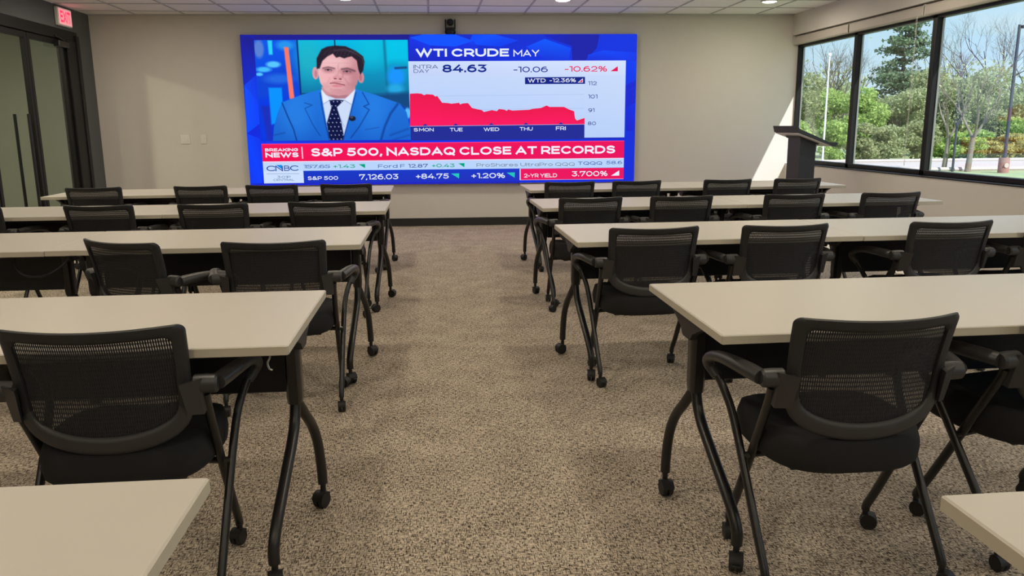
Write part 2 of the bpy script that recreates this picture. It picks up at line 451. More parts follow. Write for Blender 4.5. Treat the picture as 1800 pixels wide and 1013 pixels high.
# wall plates on the back wall
def plate(a, wd, lab, toggles):
    x, y, z = WF(a, 0.0, 1.177)
    root = tag(empty('switch_plate', (x, y, z), WR), lab, 'switch', 'switch plates on the screen wall')
    MB().box((0, -0.004, 0), (wd, 0.008, 0.118), bev=.003).build('faceplate', 'white_plastic', root)
    for t in toggles: MB().box((t, -0.010, 0), (0.030, 0.006, 0.064), bev=.002).build('rocker', 'white_plastic', root)
plate(-3.19, 0.118, 'wider double switch plate on the wall by the glass door', (-0.024, 0.024))
plate(-2.953, 0.074, 'narrow single switch plate on the wall near the screen', (0,))

# ------------------------------------------------------------------ video wall
SX0, SX1, SZ0, SZ1, SD = -2.3718, 2.7046, 0.5707, 2.4728, 0.08
q0 = np.array([(422.5, 62), (1122, 59), (1114, 319.5), (440.5, 326.5)], float)
q1 = np.array([(SX0, SZ1), (SX1, SZ1), (SX1, SZ0), (SX0, SZ0)], float)
A = []; bb = []
for (u, v), (x, z) in zip(q0, q1):
    A.append([u, v, 1, 0, 0, 0, -u*x, -v*x]); bb.append(x)
    A.append([0, 0, 0, u, v, 1, -u*z, -v*z]); bb.append(z)
HH = np.append(np.linalg.solve(np.array(A), np.array(bb)), 1).reshape(3, 3)
def scr(u, v):                       # reading of the picture on the panel -> panel coordinates in metres
    p = HH @ np.array([u, v, 1.0]); return p[0]/p[2], p[1]/p[2]
def arc(cx, cy, rx, ry, a0, a1, n=None):
    n = n or max(4, int(abs(a1-a0)/12)); return [(cx+rx*math.cos(math.radians(q)), cy+ry*math.sin(math.radians(q))) for q in np.linspace(a0, a1, n+1)]
def ring(cx, cy, rx, ry): return arc(cx, cy, rx, ry, 0, 360, 30)
_P = [(0, 0), (0, 1), (.55, 1)]+arc(.55, .68, .45, .32, 90, -90)+[(0, .36)]
_S = arc(.5, .76, .46, .24, 28, 270)+arc(.5, .26, .5, .26, 90, -152)[1:]
_x = lambda pts, k=.72: [(x, y*k) for x, y in pts]
GLYPH = {   # wide geometric sans: (width, strokes) in a box one capital high
 'A': (1.02, [[(0, 0), (.5, 1), (1, 0)], [(.2, .27), (.8, .27)]]), 'B': (.82, [[(0, .54), (0, 1), (.55, 1)]+arc(.55, .77, .37, .23, 90, -90)+[(0, .54), (.6, .54)]+arc(.6, .27, .4, .27, 90, -90)+[(0, 0), (0, .54)]]),
 'C': (.98, [arc(.53, .5, .53, .5, 44, 316)]), 'D': (.98, [[(0, .5), (0, 1), (.45, 1)]+arc(.45, .5, .55, .5, 90, -90)+[(0, 0), (0, .5)]]), 'E': (.76, [[(1, 1), (0, 1), (0, 0), (1, 0)], [(0, .52), (.9, .52)]]),
 'F': (.74, [[(1, 1), (0, 1), (0, 0)], [(0, .48), (.9, .48)]]), 'G': (1.02, [arc(.52, .5, .52, .5, 44, 318)+[(.95, .46), (.58, .46)]]), 'H': (.92, [[(0, 0), (0, 1)], [(1, 0), (1, 1)], [(0, .52), (1, .52)]]),
 'I': (0, [[(0, 0), (0, 1)]]), 'K': (.88, [[(0, 0), (0, 1)], [(1, 1), (0, .34)], [(.36, .58), (1, 0)]]), 'L': (.7, [[(0, 1), (0, 0), (1, 0)]]), 'M': (1.15, [[(0, 0), (0, 1), (.5, .30), (1, 1), (1, 0)]]), 'N': (.95, [[(0, 0), (0, 1), (1, 0), (1, 1)]]),
 'O': (1.1, [ring(.5, .5, .5, .5)]), 'P': (.82, [_P]), 'Q': (1.1, [ring(.5, .5, .5, .5), [(.58, .22), (.95, -.1)]]), 'R': (.84, [_P, [(.55, .36), (1, 0)]]), 'S': (.8, [_S]), 'T': (.86, [[(0, 1), (1, 1)], [(.5, 1), (.5, 0)]]),
 'U': (.92, [[(0, 1), (0, .42)]+arc(.5, .42, .5, .42, 180, 360)+[(1, 1)]]), 'W': (1.5, [[(0, 1), (.27, 0), (.5, 1), (.73, 0), (1, 1)]]), 'X': (.9, [[(0, 0), (1, 1)], [(0, 1), (1, 0)]]), 'Y': (.92, [[(0, 1), (.5, .42), (1, 1)], [(.5, .42), (.5, 0)]]),
 '0': (.92, [ring(.5, .5, .5, .5)]), '1': (.30, [[(0, 1), (1, 1), (1, 0)]]), '2': (.8, [arc(.5, .68, .48, .32, 158, -36)+[(0, 0), (1, 0)]]), '3': (.8, [[(.06, 1), (.92, 1), (.42, .6)]+arc(.46, .31, .5, .31, 84, -150)]),
 '4': (.92, [[(.64, 1), (0, .27), (1, .27)], [(.75, .52), (.75, 0)]]), '5': (.8, [[(.92, 1), (.17, 1), (.10, .60), (.45, .61)]+arc(.46, .31, .52, .31, 84, -150)]), '6': (.84, [ring(.5, .32, .5, .32), arc(.6, .4, .6, .6, 72, 180)]),
 '7': (.84, [[(0, .78), (0, 1), (1, 1), (.36, 0)]]), '8': (.84, [ring(.5, .76, .43, .24), ring(.5, .26, .5, .26)]), '9': (.84, [ring(.5, .68, .5, .32), arc(.4, .6, .6, .6, 0, -108)]),
 '.': (0, [[(0, 0), (0, .03)]]), ',': (.06, [[(1, .03), (0, -.14)]]), '-': (.4, [[(0, .40), (1, .40)]]), '+': (.6, [[(0, .44), (1, .44)], [(.5, .14), (.5, .74)]]), ':': (0, [[(0, 0), (0, .03)], [(0, .62), (0, .65)]]),
 '%': (1.15, [ring(.19, .75, .19, .25), ring(.81, .25, .19, .25), [(.22, 0), (.78, 1)]]), '&': (1.0, [[(1, 0), (.24, .66)]+arc(.43, .80, .25, .20, 215, -40)+arc(.37, .26, .37, .26, 108, 300)[0:]+[(.94, .45)]]),
 'o': (.78, [_x(ring(.5, .5, .5, .5))]), 'r': (.42, [[(0, 0), (0, .72)], arc(1, .3, 1, .42, 180, 90)]), 'd': (.78, [_x(ring(.5, .5, .5, .5)), [(1, 0), (1, 1)]]), 'h': (.72, [[(0, 0), (0, 1)], arc(.5, .36, .5, .36, 180, 0)+[(1, 0)]]),
 'a': (.72, [_x(ring(.5, .5, .5, .5)), [(1, 0), (1, .72)]]), 'e': (.78, [[(0, .36), (1, .36)]+_x(arc(.5, .5, .5, .5, 0, 318))]), 's': (.62, [_x(_S)]), 'l': (0, [[(0, 0), (0, 1)]]), 't': (.45, [[(.35, .95), (.35, .12), (.6, 0), (1, 0)], [(0, .72), (1, .72)]])}
def lettering(txt, t):
    """filled strokes of half width t; returns points (cap height 1) and quads"""
    V = []; Fc = []; x0 = 0.0; gap = .13
    for ch in txt:
        if ch == ' ': x0 += .38; continue
        w, strokes = GLYPH[ch]
        for st in strokes:
            p = np.array([(x0+t+x*w, t+y*(1-2*t)) for x, y in st]); p = p[np.r_[True, np.linalg.norm(np.diff(p, axis=0), axis=1) > 1e-6]]; closed = np.allclose(p[0], p[-1])
            if not closed:
                for e, q in ((0, 1), (-1, -2)):
                    d = p[e]-p[q]; p[e] = p[e]+d/(np.linalg.norm(d)+1e-9)*t
            n = len(p); b = len(V)
            for i in range(n):
                a_ = p[i]-p[i-1] if i > 0 else (p[-1]-p[-2] if closed else p[1]-p[0])
                c_ = p[i+1]-p[i] if i < n-1 else (p[1]-p[0] if closed else p[-1]-p[-2])
                a_ = a_/(np.linalg.norm(a_)+1e-9); c_ = c_/(np.linalg.norm(c_)+1e-9)
                na = np.array((-a_[1], a_[0])); nc = np.array((-c_[1], c_[0])); m_ = na+nc; L_ = np.linalg.norm(m_)
                m_ = na if L_ < .3 else m_/L_; k_ = min(t/max(.38, float(np.dot(m_, na))), 2.4*t)
                V += [tuple(p[i]+m_*k_), tuple(p[i]-m_*k_)]
            Fc += [(b+2*i, b+2*i+1, b+2*i+3, b+2*i+2) for i in range(n-1)]
        x0 += w+2*t+gap
    return np.array(V), Fc
class Pic:                           # flat coloured shapes that make up the image on the panel
    def __init__(s): s.v = []; s.f = []; s.c = []; s.n = 0; s.l = 0
    def poly(s, pts, col, cols=None, layer=None):
        layer = s.l if layer is None else layer
        d = SD+0.002+0.00045*layer
        for i, (x, z) in enumerate(pts):
            s.v.append((x, d, z)); s.c.append(lin(col if cols is None else cols[i]))
        s.f.append(tuple(range(s.n, s.n+len(pts)))); s.n += len(pts)
    def px(s, pts, col, cols=None): s.poly([scr(*p) for p in pts], col, cols)
    def rect(s, x0, z0, x1, z1, col, cols=None): s.poly([(x0, z0), (x1, z0), (x1, z1), (x0, z1)], col, cols)
    def raw(s, V, Fc, C):
        d = SD+0.002+0.00045*s.l
        s.v += [(x, d, z) for x, z in V]; s.c += list(C); s.f += [tuple(i+s.n for i in q) for q in Fc]; s.n += len(V)
    def text(s, txt, u0, vt, u1, vb, col, bold=0.0, slant=None):
        """text whose capitals fill the box from (u0,vt) to (u1,vb)"""
        V, Fc = lettering(txt, .066+bold*1.45); cap = 1.0
        x0, x1 = V[:, 0].min(), V[:, 0].max()
        (a0, _), (a1, _) = scr(u0, (vt+vb)/2), scr(u1, (vt+vb)/2)
        zt = (scr(u0, vt)[1]+scr(u1, vt)[1])/2 if slant is None else scr((u0+u1)/2, vt)[1]
        zb = (scr(u0, vb)[1]+scr(u1, vb)[1])/2 if slant is None else scr((u0+u1)/2, vb)[1]
        X = a0+(V[:, 0]-x0)/(x1-x0)*(a1-a0); Z = zb+(V[:, 1])/cap*(zt-zb)
        s.raw(list(zip(X, Z)), Fc, [lin(col)]*len(V))
P = Pic()
# blue studio backdrop with soft facets
P.rect(SX0, SZ0, SX1, SZ1, (30, 60, 235), [(20, 50, 250), (28, 50, 215), (30, 58, 225), (30, 34, 160)])
P.l = 1
P.px([(423, 62), (447, 70), (455, 180), (430, 150)], 0, [(34, 34, 150), (34, 34, 140), (24, 50, 220), (28, 46, 190)])
P.px([(430, 150), (456, 128), (460, 215), (434, 235)], 0, [(24, 80, 255), (26, 50, 220), (22, 66, 250), (20, 80, 255)])
P.px([(434, 235), (468, 248), (460, 322), (440, 326)], 0, [(20, 70, 255), (24, 50, 230), (22, 66, 255), (20, 60, 240)])
P.px([(447, 62), (720, 61), (718, 70), (447, 71)], 0, [(34, 34, 150), (36, 34, 140), (36, 36, 150), (34, 36, 150)])
P.px([(720, 66), (745, 60.5), (800, 60.5), (832, 72), (800, 82), (756, 80)], (24, 84, 255))
P.px([(720, 66), (756, 80), (760, 107), (719, 107)], 0, [(30, 56, 235), (28, 60, 235), (32, 44, 200), (34, 44, 190)])
P.px([(756, 80), (800, 82), (832, 72), (860, 107), (760, 107)], 0, [(32, 50, 210), (30, 52, 225), (30, 60, 235), (32, 44, 200), (32, 44, 200)])
P.px([(830, 61), (870, 60.5), (912, 71), (880, 82), (824, 78)], 0, [(22, 74, 250), (24, 84, 255), (28, 66, 240), (26, 64, 240), (24, 80, 255)])
P.px([(925, 82), (958, 68), (1004, 84), (1000, 106), (960, 106)], 0, [(28, 76, 250), (24, 92, 255), (26, 80, 250), (30, 60, 225), (30, 56, 220)])
P.px([(1000, 60), (1055, 60), (1050, 84), (1030, 106), (1006, 106), (1006, 84)], 0, [(36, 40, 170)]*6)
P.px([(955, 60), (1003, 60), (1005, 80), (960, 66)], 0, [(30, 44, 200), (34, 40, 175), (34, 40, 175), (30, 50, 220)])
P.px([(1034, 96), (1062, 88), (1121, 92), (1119, 107), (1032, 107)], 0, [(26, 70, 245), (28, 76, 250), (30, 64, 240), (32, 60, 235), (32, 50, 215)])
P.px([(1101, 107), (1120, 107), (1116, 230), (1101, 230)], 0, [(28, 64, 240), (26, 70, 245), (32, 44, 220), (34, 40, 200)])
P.px([(1100, 150), (1119, 140), (1118, 180), (1100, 190)], (36, 44, 205))
P.px([(440, 322), (912, 318.5), (912, 322.5), (440, 326)], 0, [(30, 40, 200), (36, 44, 190), (36, 40, 180), (30, 44, 220)])
P.px([(1020, 321), (1114, 318), (1114, 319.4), (1020, 321.6)], (40, 50, 220))
P.px([(459, 247.5), (720, 247.2), (720, 253), (459, 253.5)], 0, [(28, 56, 230), (36, 40, 165), (30, 50, 220), (26, 66, 250)])

# presenter in a studio: painted on a fine grid
def portrait():
    nx, ny = 290, 186
    gx = np.linspace(178, 1500, nx); gy = np.linspace(148, 1000, ny); X, Y = np.meshgrid(gx, gy)
    img = np.zeros((ny, nx, 3))
    def paint(mask, col): img[:] = img*(1-mask[..., None])+np.array(col, float)*mask[..., None]
    def sm(d, w): return np.clip(0.5-d/w, 0, 1)
    def ell(cx, cy, rx, ry, w=0.12): return sm(np.sqrt(((X-cx)/rx)**2+((Y-cy)/ry)**2)-1, w)
    def pol(pts, w=7.0):
        pts = np.array(pts, float); n = len(pts); ins = np.zeros(X.shape, bool); dist = np.full(X.shape, 1e9)
        for i in range(n):
            (x1, y1), (x2, y2) = pts[i], pts[(i+1) % n]
            cond = ((y1 > Y) != (y2 > Y)) & (X < (x2-x1)*(Y-y1)/((y2-y1) if y2 != y1 else 1e-9)+x1); ins ^= cond
            t = np.clip(((X-x1)*(x2-x1)+(Y-y1)*(y2-y1))/((x2-x1)**2+(y2-y1)**2+1e-9), 0, 1)
            dist = np.minimum(dist, np.hypot(X-x1-t*(x2-x1), Y-y1-t*(y2-y1)))
        return sm(np.where(ins, -dist, dist), w)
    def line(pts, th, w=6.0):
        dist = np.full(X.shape, 1e9)
        for (x1, y1), (x2, y2) in zip(pts[:-1], pts[1:]):
            t = np.clip(((X-x1)*(x2-x1)+(Y-y1)*(y2-y1))/((x2-x1)**2+(y2-y1)**2+1e-9), 0, 1)
            dist = np.minimum(dist, np.hypot(X-x1-t*(x2-x1), Y-y1-t*(y2-y1)))
        return sm(dist-th, w)
    def grad(c1, c2, t): return np.array(c1)*(1-t[..., None])+np.array(c2)*t[..., None]
    ty = (Y-148)/852
    img[:] = grad((20, 90, 235), (10, 50, 215), ty)
    paint(pol([(178, 420), (540, 330), (540, 560), (178, 640)], 90), (20, 70, 215))
    paint(pol([(178, 650), (280, 640), (290, 1000), (178, 1000)], 60), (14, 60, 230))
    paint(pol([(200, 700), (285, 700), (285, 1000), (235, 1000)], 30), (30, 50, 190))
    paint(ell(215, 220, 42, 75, .5), (90, 130, 215)); paint(ell(330, 350, 60, 26, .6), (90, 200, 255))
    paint(ell(245, 392, 62, 22, .7), (70, 190, 255)); paint(ell(205, 432, 30, 14, .7), (90, 200, 255))
    paint(pol([(293, 150), (332, 150), (330, 268), (298, 268)], 12), (50, 215, 255))
    paint(ell(440, 190, 70, 40, .8), (40, 150, 240)); paint(ell(370, 470, 120, 40, .9)*.6, (50, 130, 240))
    paint(pol([(275, 545), (390, 545), (390, 830), (280, 860)], 14), (14, 148, 255))
    paint(pol([(430, 205), (470, 208), (494, 640), (452, 640)], 8), (252, 122, 104))
    paint(pol([(540, 148), (1510, 148), (1510, 700), (555, 640)], 6), (20, 150, 190))
    m = pol([(540, 148), (1510, 148), (1510, 700), (555, 640)], 6)
    img[:] = img*(1-m[..., None])+grad((10, 190, 232), (22, 120, 165), np.clip((Y-150)/470, 0, 1))*m[..., None]
    paint(ell(640, 300, 120, 170, 1.2)*.7, (40, 185, 200)); paint(ell(1180, 250, 130, 120, 1.2)*.6, (20, 200, 225))
    paint(pol([(1320, 148), (1510, 148), (1510, 330), (1310, 330)], 60)*.7, (10, 205, 240))
    paint(line([(546, 148), (552, 620)], 7), (16, 50, 120)); paint(line([(868, 148), (870, 215)], 6), (14, 60, 90))
    paint(line([(1296, 148), (1310, 640)], 12, 14)*.7, (20, 110, 150))
    paint(line([(560, 600), (720, 598)], 8), (20, 70, 120)); paint(ell(1390, 455, 74, 80, .7), (30, 150, 255))
    paint(ell(1380, 560, 70, 40, .8), (40, 170, 230)); paint(line([(1385, 385), (1480, 380)], 9, 12), (30, 70, 130))
    paint(pol([(1150, 610), (1510, 590), (1510, 760), (1400, 690)], 40), (24, 74, 130)); paint(ell(1480, 770, 26, 46, .5), (90, 190, 255))
    # neck, shirt
    paint(pol([(735, 540), (1030, 540), (1005, 660), (900, 720), (745, 660)]), (205, 148, 158))
    paint(ell(880, 640, 130, 36, .5)*.55, (160, 100, 115))
    paint(pol([(735, 562), (745, 600), (850, 640), (935, 640), (1000, 600), (1030, 562), (1040, 700), (920, 1002), (770, 1002), (720, 700)]), (206, 222, 250))
    paint(pol([(735, 562), (800, 650), (735, 690), (715, 620)]), (228, 236, 255)); paint(pol([(1028, 562), (930, 650), (990, 692), (1040, 620)]), (226, 234, 255))
    paint(line([(738, 690), (802, 652)], 3), (150, 170, 215)); paint(line([(930, 655), (985, 690)], 3), (150, 170, 215))
    paint(line([(880, 790), (915, 880)], 4, 10)*.6, (150, 175, 225))
    # tie with pin dots
    tie = pol([(795, 655), (850, 648), (925, 655), (860, 715), (890, 830), (914, 1002), (778, 1002), (764, 850), (812, 715)])
    paint(tie, (18, 24, 70))
    dx = ((X+((np.floor(Y/36)) % 2)*17) % 34)-17; dy = (Y % 36)-18
    paint(tie*sm(np.hypot(dx, dy)-4.5, 4), (190, 200, 235))
    # jacket
    jl = pol([(283, 1004), (300, 880), (340, 760), (385, 670), (560, 605), (728, 562), (742, 700), (782, 1004)])
    jr = pol([(895, 1004), (960, 800), (1030, 560), (1200, 610), (1410, 685), (1470, 760), (1500, 900), (1520, 1004)])
    for j in (jl, jr):
        img[:] = img*(1-j[..., None])+grad((36, 122, 226), (28, 100, 205), np.clip((Y-560)/440, 0, 1))*j[..., None]
    paint(jl*ell(500, 780, 120, 160, 1.2)*.5, (48, 140, 240)); paint(jr*ell(1180, 760, 110, 180, 1.3)*.5, (46, 138, 238))
    dk = (16, 50, 130)
    paint(line([(385, 675), (430, 800), (470, 900), (492, 1000)], 5, 10)*.9, dk); paint(line([(1395, 690), (1330, 770), (1275, 880), (1235, 1000)], 7, 20)*.85, dk)
    paint(line([(720, 592), (728, 700), (750, 850), (780, 1000)], 4, 8)*.8, dk); paint(line([(1032, 590), (985, 740), (900, 1000)], 4, 8)*.8, dk)
    paint(line([(580, 675), (645, 695), (580, 722), (640, 860), (700, 960)], 3, 7)*.7, dk); paint(line([(1090, 590), (1142, 690), (1095, 708), (1142, 738), (1050, 880), (970, 980)], 4, 8)*.8, dk)
    paint(line([(300, 950), (390, 930)], 4, 16)*.5, dk); paint(line([(1320, 960), (1480, 905)], 5, 20)*.5, dk); paint(line([(1340, 1000), (1490, 960)], 5, 20)*.4, dk)
    paint(line([(1100, 910), (1220, 890)], 3, 8)*.5, dk)
    paint(ell(990, 812, 30, 22, .3), (26, 30, 50)); paint(ell(985, 800, 14, 12, .3), (70, 70, 90))
    # head
    paint(ell(688, 425, 26, 52, .15), (222, 158, 168)); paint(ell(692, 430, 12, 30, .4)*.6, (180, 110, 124))
    paint(ell(1082, 462, 27, 48, .15), (208, 142, 152)); paint(ell(1078, 462, 12, 28, .4)*.6, (165, 98, 112))
    face = pol([(712, 330), (740, 290), (790, 260), (900, 240), (1000, 262), (1056, 310), (1066, 400), (1064, 455), (1042, 520), (1000, 572), (940, 606), (880, 616), (815, 602), (762, 565), (726, 505), (712, 430)], 9)
    tt = np.clip((X-720)/340, 0, 1)
    img[:] = img*(1-face[..., None])+grad((240, 186, 190), (208, 146, 154), tt**1.5)*face[..., None]
    paint(face*ell(860, 330, 110, 50, 1.2)*.6, (248, 200, 202)); paint(face*ell(790, 460, 50, 36, 1.2)*.5, (246, 178, 184))
    paint(face*ell(880, 590, 110, 26, .9)*.5, (196, 132, 142)); paint(face*ell(1030, 470, 40, 90, 1.1)*.5, (186, 120, 132))
    paint(face*ell(760, 540, 60, 30, 1.0)*.35, (200, 136, 148)); paint(face*ell(985, 540, 60, 34, 1.0)*.45, (190, 124, 136))
    hair = pol([(702, 388), (706, 300), (752, 225), (800, 203), (870, 194), (960, 200), (1045, 238), (1108, 285), (1119, 330), (1104, 405), (1078, 440), (1062, 395), (1052, 320), (1010, 285), (975, 292), (945, 302), (905, 288), (875, 296), (848, 262), (800, 285), (755, 322), (728, 385)], 9)
    paint(hair, (44, 34, 48))
    for k in range(9):
        x = 770+k*34; paint(hair*line([(x, 288-abs(k-4)*4), (x+20, 245), (x+70, 212+k*5)], 2, 8)*.4, (98, 84, 100))
    paint(hair*line([(1050, 262), (1100, 300), (1108, 345)], 3, 8)*.45, (110, 96, 110)); paint(hair*line([(860, 235), (960, 225), (1040, 262)], 4, 12)*.4, (112, 98, 112))
    # features
    paint(face*ell(802, 398, 54, 26, .8)*.5, (176, 112, 124)); paint(face*ell(966, 410, 58, 28, .8)*.55, (164, 100, 112))
    paint(line([(756, 384), (800, 374), (856, 386)], 6, 10)*.75, (108, 78, 86)); paint(line([(918, 392), (970, 386), (1032, 408)], 7, 10)*.75, (98, 70, 80))
    for ex, ey, rx in ((802, 398, 30), (964, 412, 33)):
        paint(ell(ex, ey, rx, 7, .4), (190, 150, 164)); paint(ell(ex-3, ey-1, 11, 8, .4), (52, 44, 60)); paint(line([(ex-rx, ey-1), (ex, ey-8), (ex+rx, ey+2)], 3, 6), (84, 54, 64)); paint(line([(ex-rx+6, ey+9), (ex+rx-4, ey+10)], 2, 10)*.5, (150, 96, 108))
    paint(line([(884, 385), (892, 350)], 3, 10)*.4, (170, 104, 112)); paint(line([(896, 395), (880, 440), (846, 462)], 4, 14)*.5, (190, 122, 132))
    paint(ell(880, 464, 42, 16, .6)*.6, (216, 148, 154)); paint(ell(858, 472, 12, 6, .5), (130, 70, 82)); paint(ell(902, 475, 12, 6, .5), (130, 70, 82))
    paint(line([(930, 420), (922, 460)], 6, 18)*.5, (178, 112, 122))
    paint(line([(812, 510), (850, 508), (885, 514), (936, 526)], 4, 7), (138, 70, 84)); paint(ell(872, 498, 50, 7, .6)*.6, (206, 128, 138)); paint(ell(872, 532, 46, 13, .5)*.8, (216, 130, 142))
    paint(line([(815, 560), (900, 565)], 5, 20)*.35, (186, 118, 130)); paint(line([(940, 470), (975, 520)], 4, 16)*.4, (176, 110, 122)); paint(line([(812, 465), (790, 505)], 4, 16)*.35, (196, 130, 140))
    paint(face*ell(890, 340, 130, 3, 1.5)*.25, (190, 126, 136))
    V = []; C = []
    for j in range(ny):
        for i in range(nx):
            # left edge of the picture leans with the panel
            V.append(scr(410+0.20729*(gx[i]), 40+0.20729*gy[j]))
    # straighten to a true rectangle on the panel
    xl, xr = scr(447, 71)[0], scr(718.5, 160)[0]; zt, zb = scr(580, 70.8)[1], scr(580, 247)[1]
    V = np.array([(xl+(xr-xl)*i/(nx-1), zt+(zb-zt)*j/(ny-1)) for j in range(ny) for i in range(nx)])
    Fc = [(j*nx+i, j*nx+i+1, (j+1)*nx+i+1, (j+1)*nx+i) for j in range(ny-1) for i in range(nx-1)]
    return V, Fc, lin(img.reshape(-1, 3))
P.l = 2
P.raw(*portrait())
# chart panel
P.l = 2
xl, xr, zt, zb = scr(718.5, 160)[0], scr(1100, 160)[0], scr(900, 107)[1], scr(900, 243.5)[1]
zh = scr(900, 132.5)[1]
P.rect(xl, zb, xr, zt, 0, [(176, 204, 250), (186, 210, 250), (206, 222, 252), (200, 218, 252)])
P.l = 3; P.rect(xl, zh, xr, zt, 0, [(196, 212, 250), (206, 222, 252), (214, 228, 255), (206, 222, 255)])
P.rect(xl, scr(875, 219)[1], scr(1027, 230)[0], scr(875, 246)[1], (38, 48, 150)); P.rect(scr(1027, 230)[0]-.004, scr(875, 243.5)[1]-0.02, xr+.0, scr(875, 243.5)[1], (36, 50, 190))
def z3(x, y): return (700+x*.25, 30+y*.25)
for yy in (165.5, 190): P.px([(720, yy+4), (1027, yy), (1027, yy+.6), (720, yy+4.6)], (168, 192, 236))
ch = [(78, 540), (130, 537), (160, 540), (178, 550), (195, 543), (240, 546), (258, 560), (270, 555), (305, 603), (345, 605), (370, 610), (410, 605), (425, 603), (430, 615), (450, 608), (487, 605), (515, 640), (550, 648), (585, 655), (598, 668), (655, 655), (690, 662), (705, 647), (745, 652), (760, 660), (770, 650), (800, 658), (920, 652), (945, 645), (1000, 640), (1042, 622), (1062, 632), (1165, 632), (1200, 650), (1235, 662), (1243, 715), (1255, 728), (1310, 710)]
P.l = 4
for (x0, y0), (x1, y1) in zip(ch[:-1], ch[1:]):
    b0, b1 = 766-14*(x0-78)/1232, 766-14*(x1-78)/1232
    P.px([z3(x0, y0), z3(x1, y1), z3(x1, b1), z3(x0, b0)], 0, [(236, 30, 80), (236, 30, 80), (255, 30, 100), (255, 30, 100)])
P.l = 5
for x in (185, 400, 650, 895, 1142):
    b = 766-14*(x-78)/1232+1; P.px([z3(x-20, b), z3(x, b-15), z3(x+20, b)], (38, 48, 150))
P.px([z3(78, 768), z3(1310, 753), z3(1310, 755.5), z3(78, 770.5)], (236, 190, 220))
NAVY = (26, 48, 150); WHT = (232, 240, 255); RED = (232, 28, 86); GRN = (0, 165, 128)
P.text('WTI CRUDE', 730, 85.7, 894.5, 99.5, WHT, .032); P.text('MAY', 902.5, 87.5, 948.2, 99, WHT, .012)
P.text('INTRA', 726, 114.2, 769.5, 120.8, (70, 84, 140)); P.text('DAY', 726.5, 122, 754, 128.3, (70, 84, 140))
P.text('84.63', 777, 113.5, 856.3, 127.3, (22, 44, 140), .03)
P.text('-10.06', 902.5, 117, 963, 127, NAVY, .01); P.text('-10.62%', 993, 116, 1068, 125.8, RED, .01)
P.px([(1074, 125), (1087, 125), (1087, 116)], RED)
P.px([(922.5, 136), (1028.7, 135), (1028.7, 147.3), (922.5, 148)], (26, 40, 135))
P.l = 6
P.text('WTD', 927.5, 138, 959, 145, WHT, .012); P.text('-12.36%', 966, 137.6, 1012.5, 144.6, WHT, .012)
P.px([(1015.5, 145), (1025, 145), (1025, 137.5)], WHT); P.l = 7; P.px([(1018, 144.2), (1024.2, 144.2), (1024.2, 139.6)], RED); P.l = 6
for t, u0, v0, u1, v1 in (('112', 1034.3, 143, 1049.5, 149.6), ('101', 1034, 166.3, 1050.3, 173), ('91', 1034, 190.6, 1045, 197), ('80', 1033, 214, 1047.5, 220.2)):
    P.text(t, u0, v0, u1, v1, (36, 60, 140), .008)
for t, u0, v0, u1, v1 in (('S', 726, 225.4, 733.5, 231.4), ('U', 733.5, 225.4, 742, 231.4), ('MON', 735.5, 225.2, 761, 231.2), ('TUE', 789.5, 225, 812, 231.2), ('WED', 849, 224.5, 876.5, 230.6), ('THU', 912.5, 223.6, 935.5, 229.8), ('FRI', 976.5, 222.5, 994, 229)):
    if t != 'U': P.text(t, u0, v0, u1, v1, WHT, .012)
# banner and tickers
P.l = 2
bl, br = scr(460.5, 270)[0], scr(1097, 262)[0]
zb0, zb1 = scr(780, 250.3)[1], scr(780, 281)[1]
P.rect(bl, zb1, br, zb0, 0, [(244, 20, 84), (232, 24, 96), (238, 24, 96), (250, 24, 88)])
P.l = 3
P.rect(bl, zb0-.008, br, zb0, (255, 70, 130)); P.rect(bl, zb1-.012, br, zb1, (240, 220, 246))
P.text('BREAKING', 465.6, 260.8, 523.3, 266, WHT, .035); P.text('NEWS', 466.2, 268.2, 524, 276.6, WHT, .04)
P.px([(528.8, 258.3), (530.7, 258.3), (532.2, 279), (530.3, 279)], (250, 214, 232))
P.text('S&P 500, NASDAQ CLOSE AT RECORDS', 546, 258.5, 1081, 272.4, (244, 240, 255), .030, slant=1)
P.l = 2
zt1, zt2 = zb1-.010, scr(780, 297.8)[1]; P.rect(bl, zt2, br, zt1, (186, 214, 252))
zl = scr(497, 321.8)[1]; P.rect(bl, zl, scr(532.4, 305)[0], zt1, (206, 226, 255)); P.rect(scr(532.4, 305)[0], zl, scr(912, 305)[0], zt2, 0, [(30, 52, 190), (38, 50, 190), (32, 58, 200), (26, 60, 200)])
P.rect(scr(912, 305)[0], scr(1000, 316.2)[1], br, scr(1000, 296)[1], (240, 226, 248)); P.l = 3; P.rect(scr(913.6, 305)[0], scr(1000, 315.8)[1], br, scr(1000, 296.2)[1], (236, 26, 96))
BL2 = (70, 104, 176); GY = (120, 130, 150)
P.text('157.65', 534, 289.6, 579, 295.6, BL2, .006); P.text('157.65', 532, 289.6, 577, 295.6, (140, 168, 220), 0)
P.text('+1.43', 584.5, 289.3, 623.5, 295.4, GRN, .012); P.px([(629, 288.8), (640.3, 288.4), (640.3, 295.8)], GRN)
P.text('Ford F', 663, 289, 710, 295.2, BL2, .004); P.text('12.87', 716, 288.4, 751, 294.8, (46, 74, 150), .01); P.text('+0.43', 757.5, 288, 798, 294.4, GRN, .012)
P.px([(804, 287.3), (815, 287), (814.6, 294.4)], GRN)
P.text('ProShares UltraPro QQQ', 836, 286.6, 1009.5, 292.7, GY, 0); P.text('TQQQ', 1015, 284.4, 1058, 290, (58, 90, 176), .01); P.text('58.6', 1065, 283.4, 1093.5, 289, (58, 90, 176), .006)
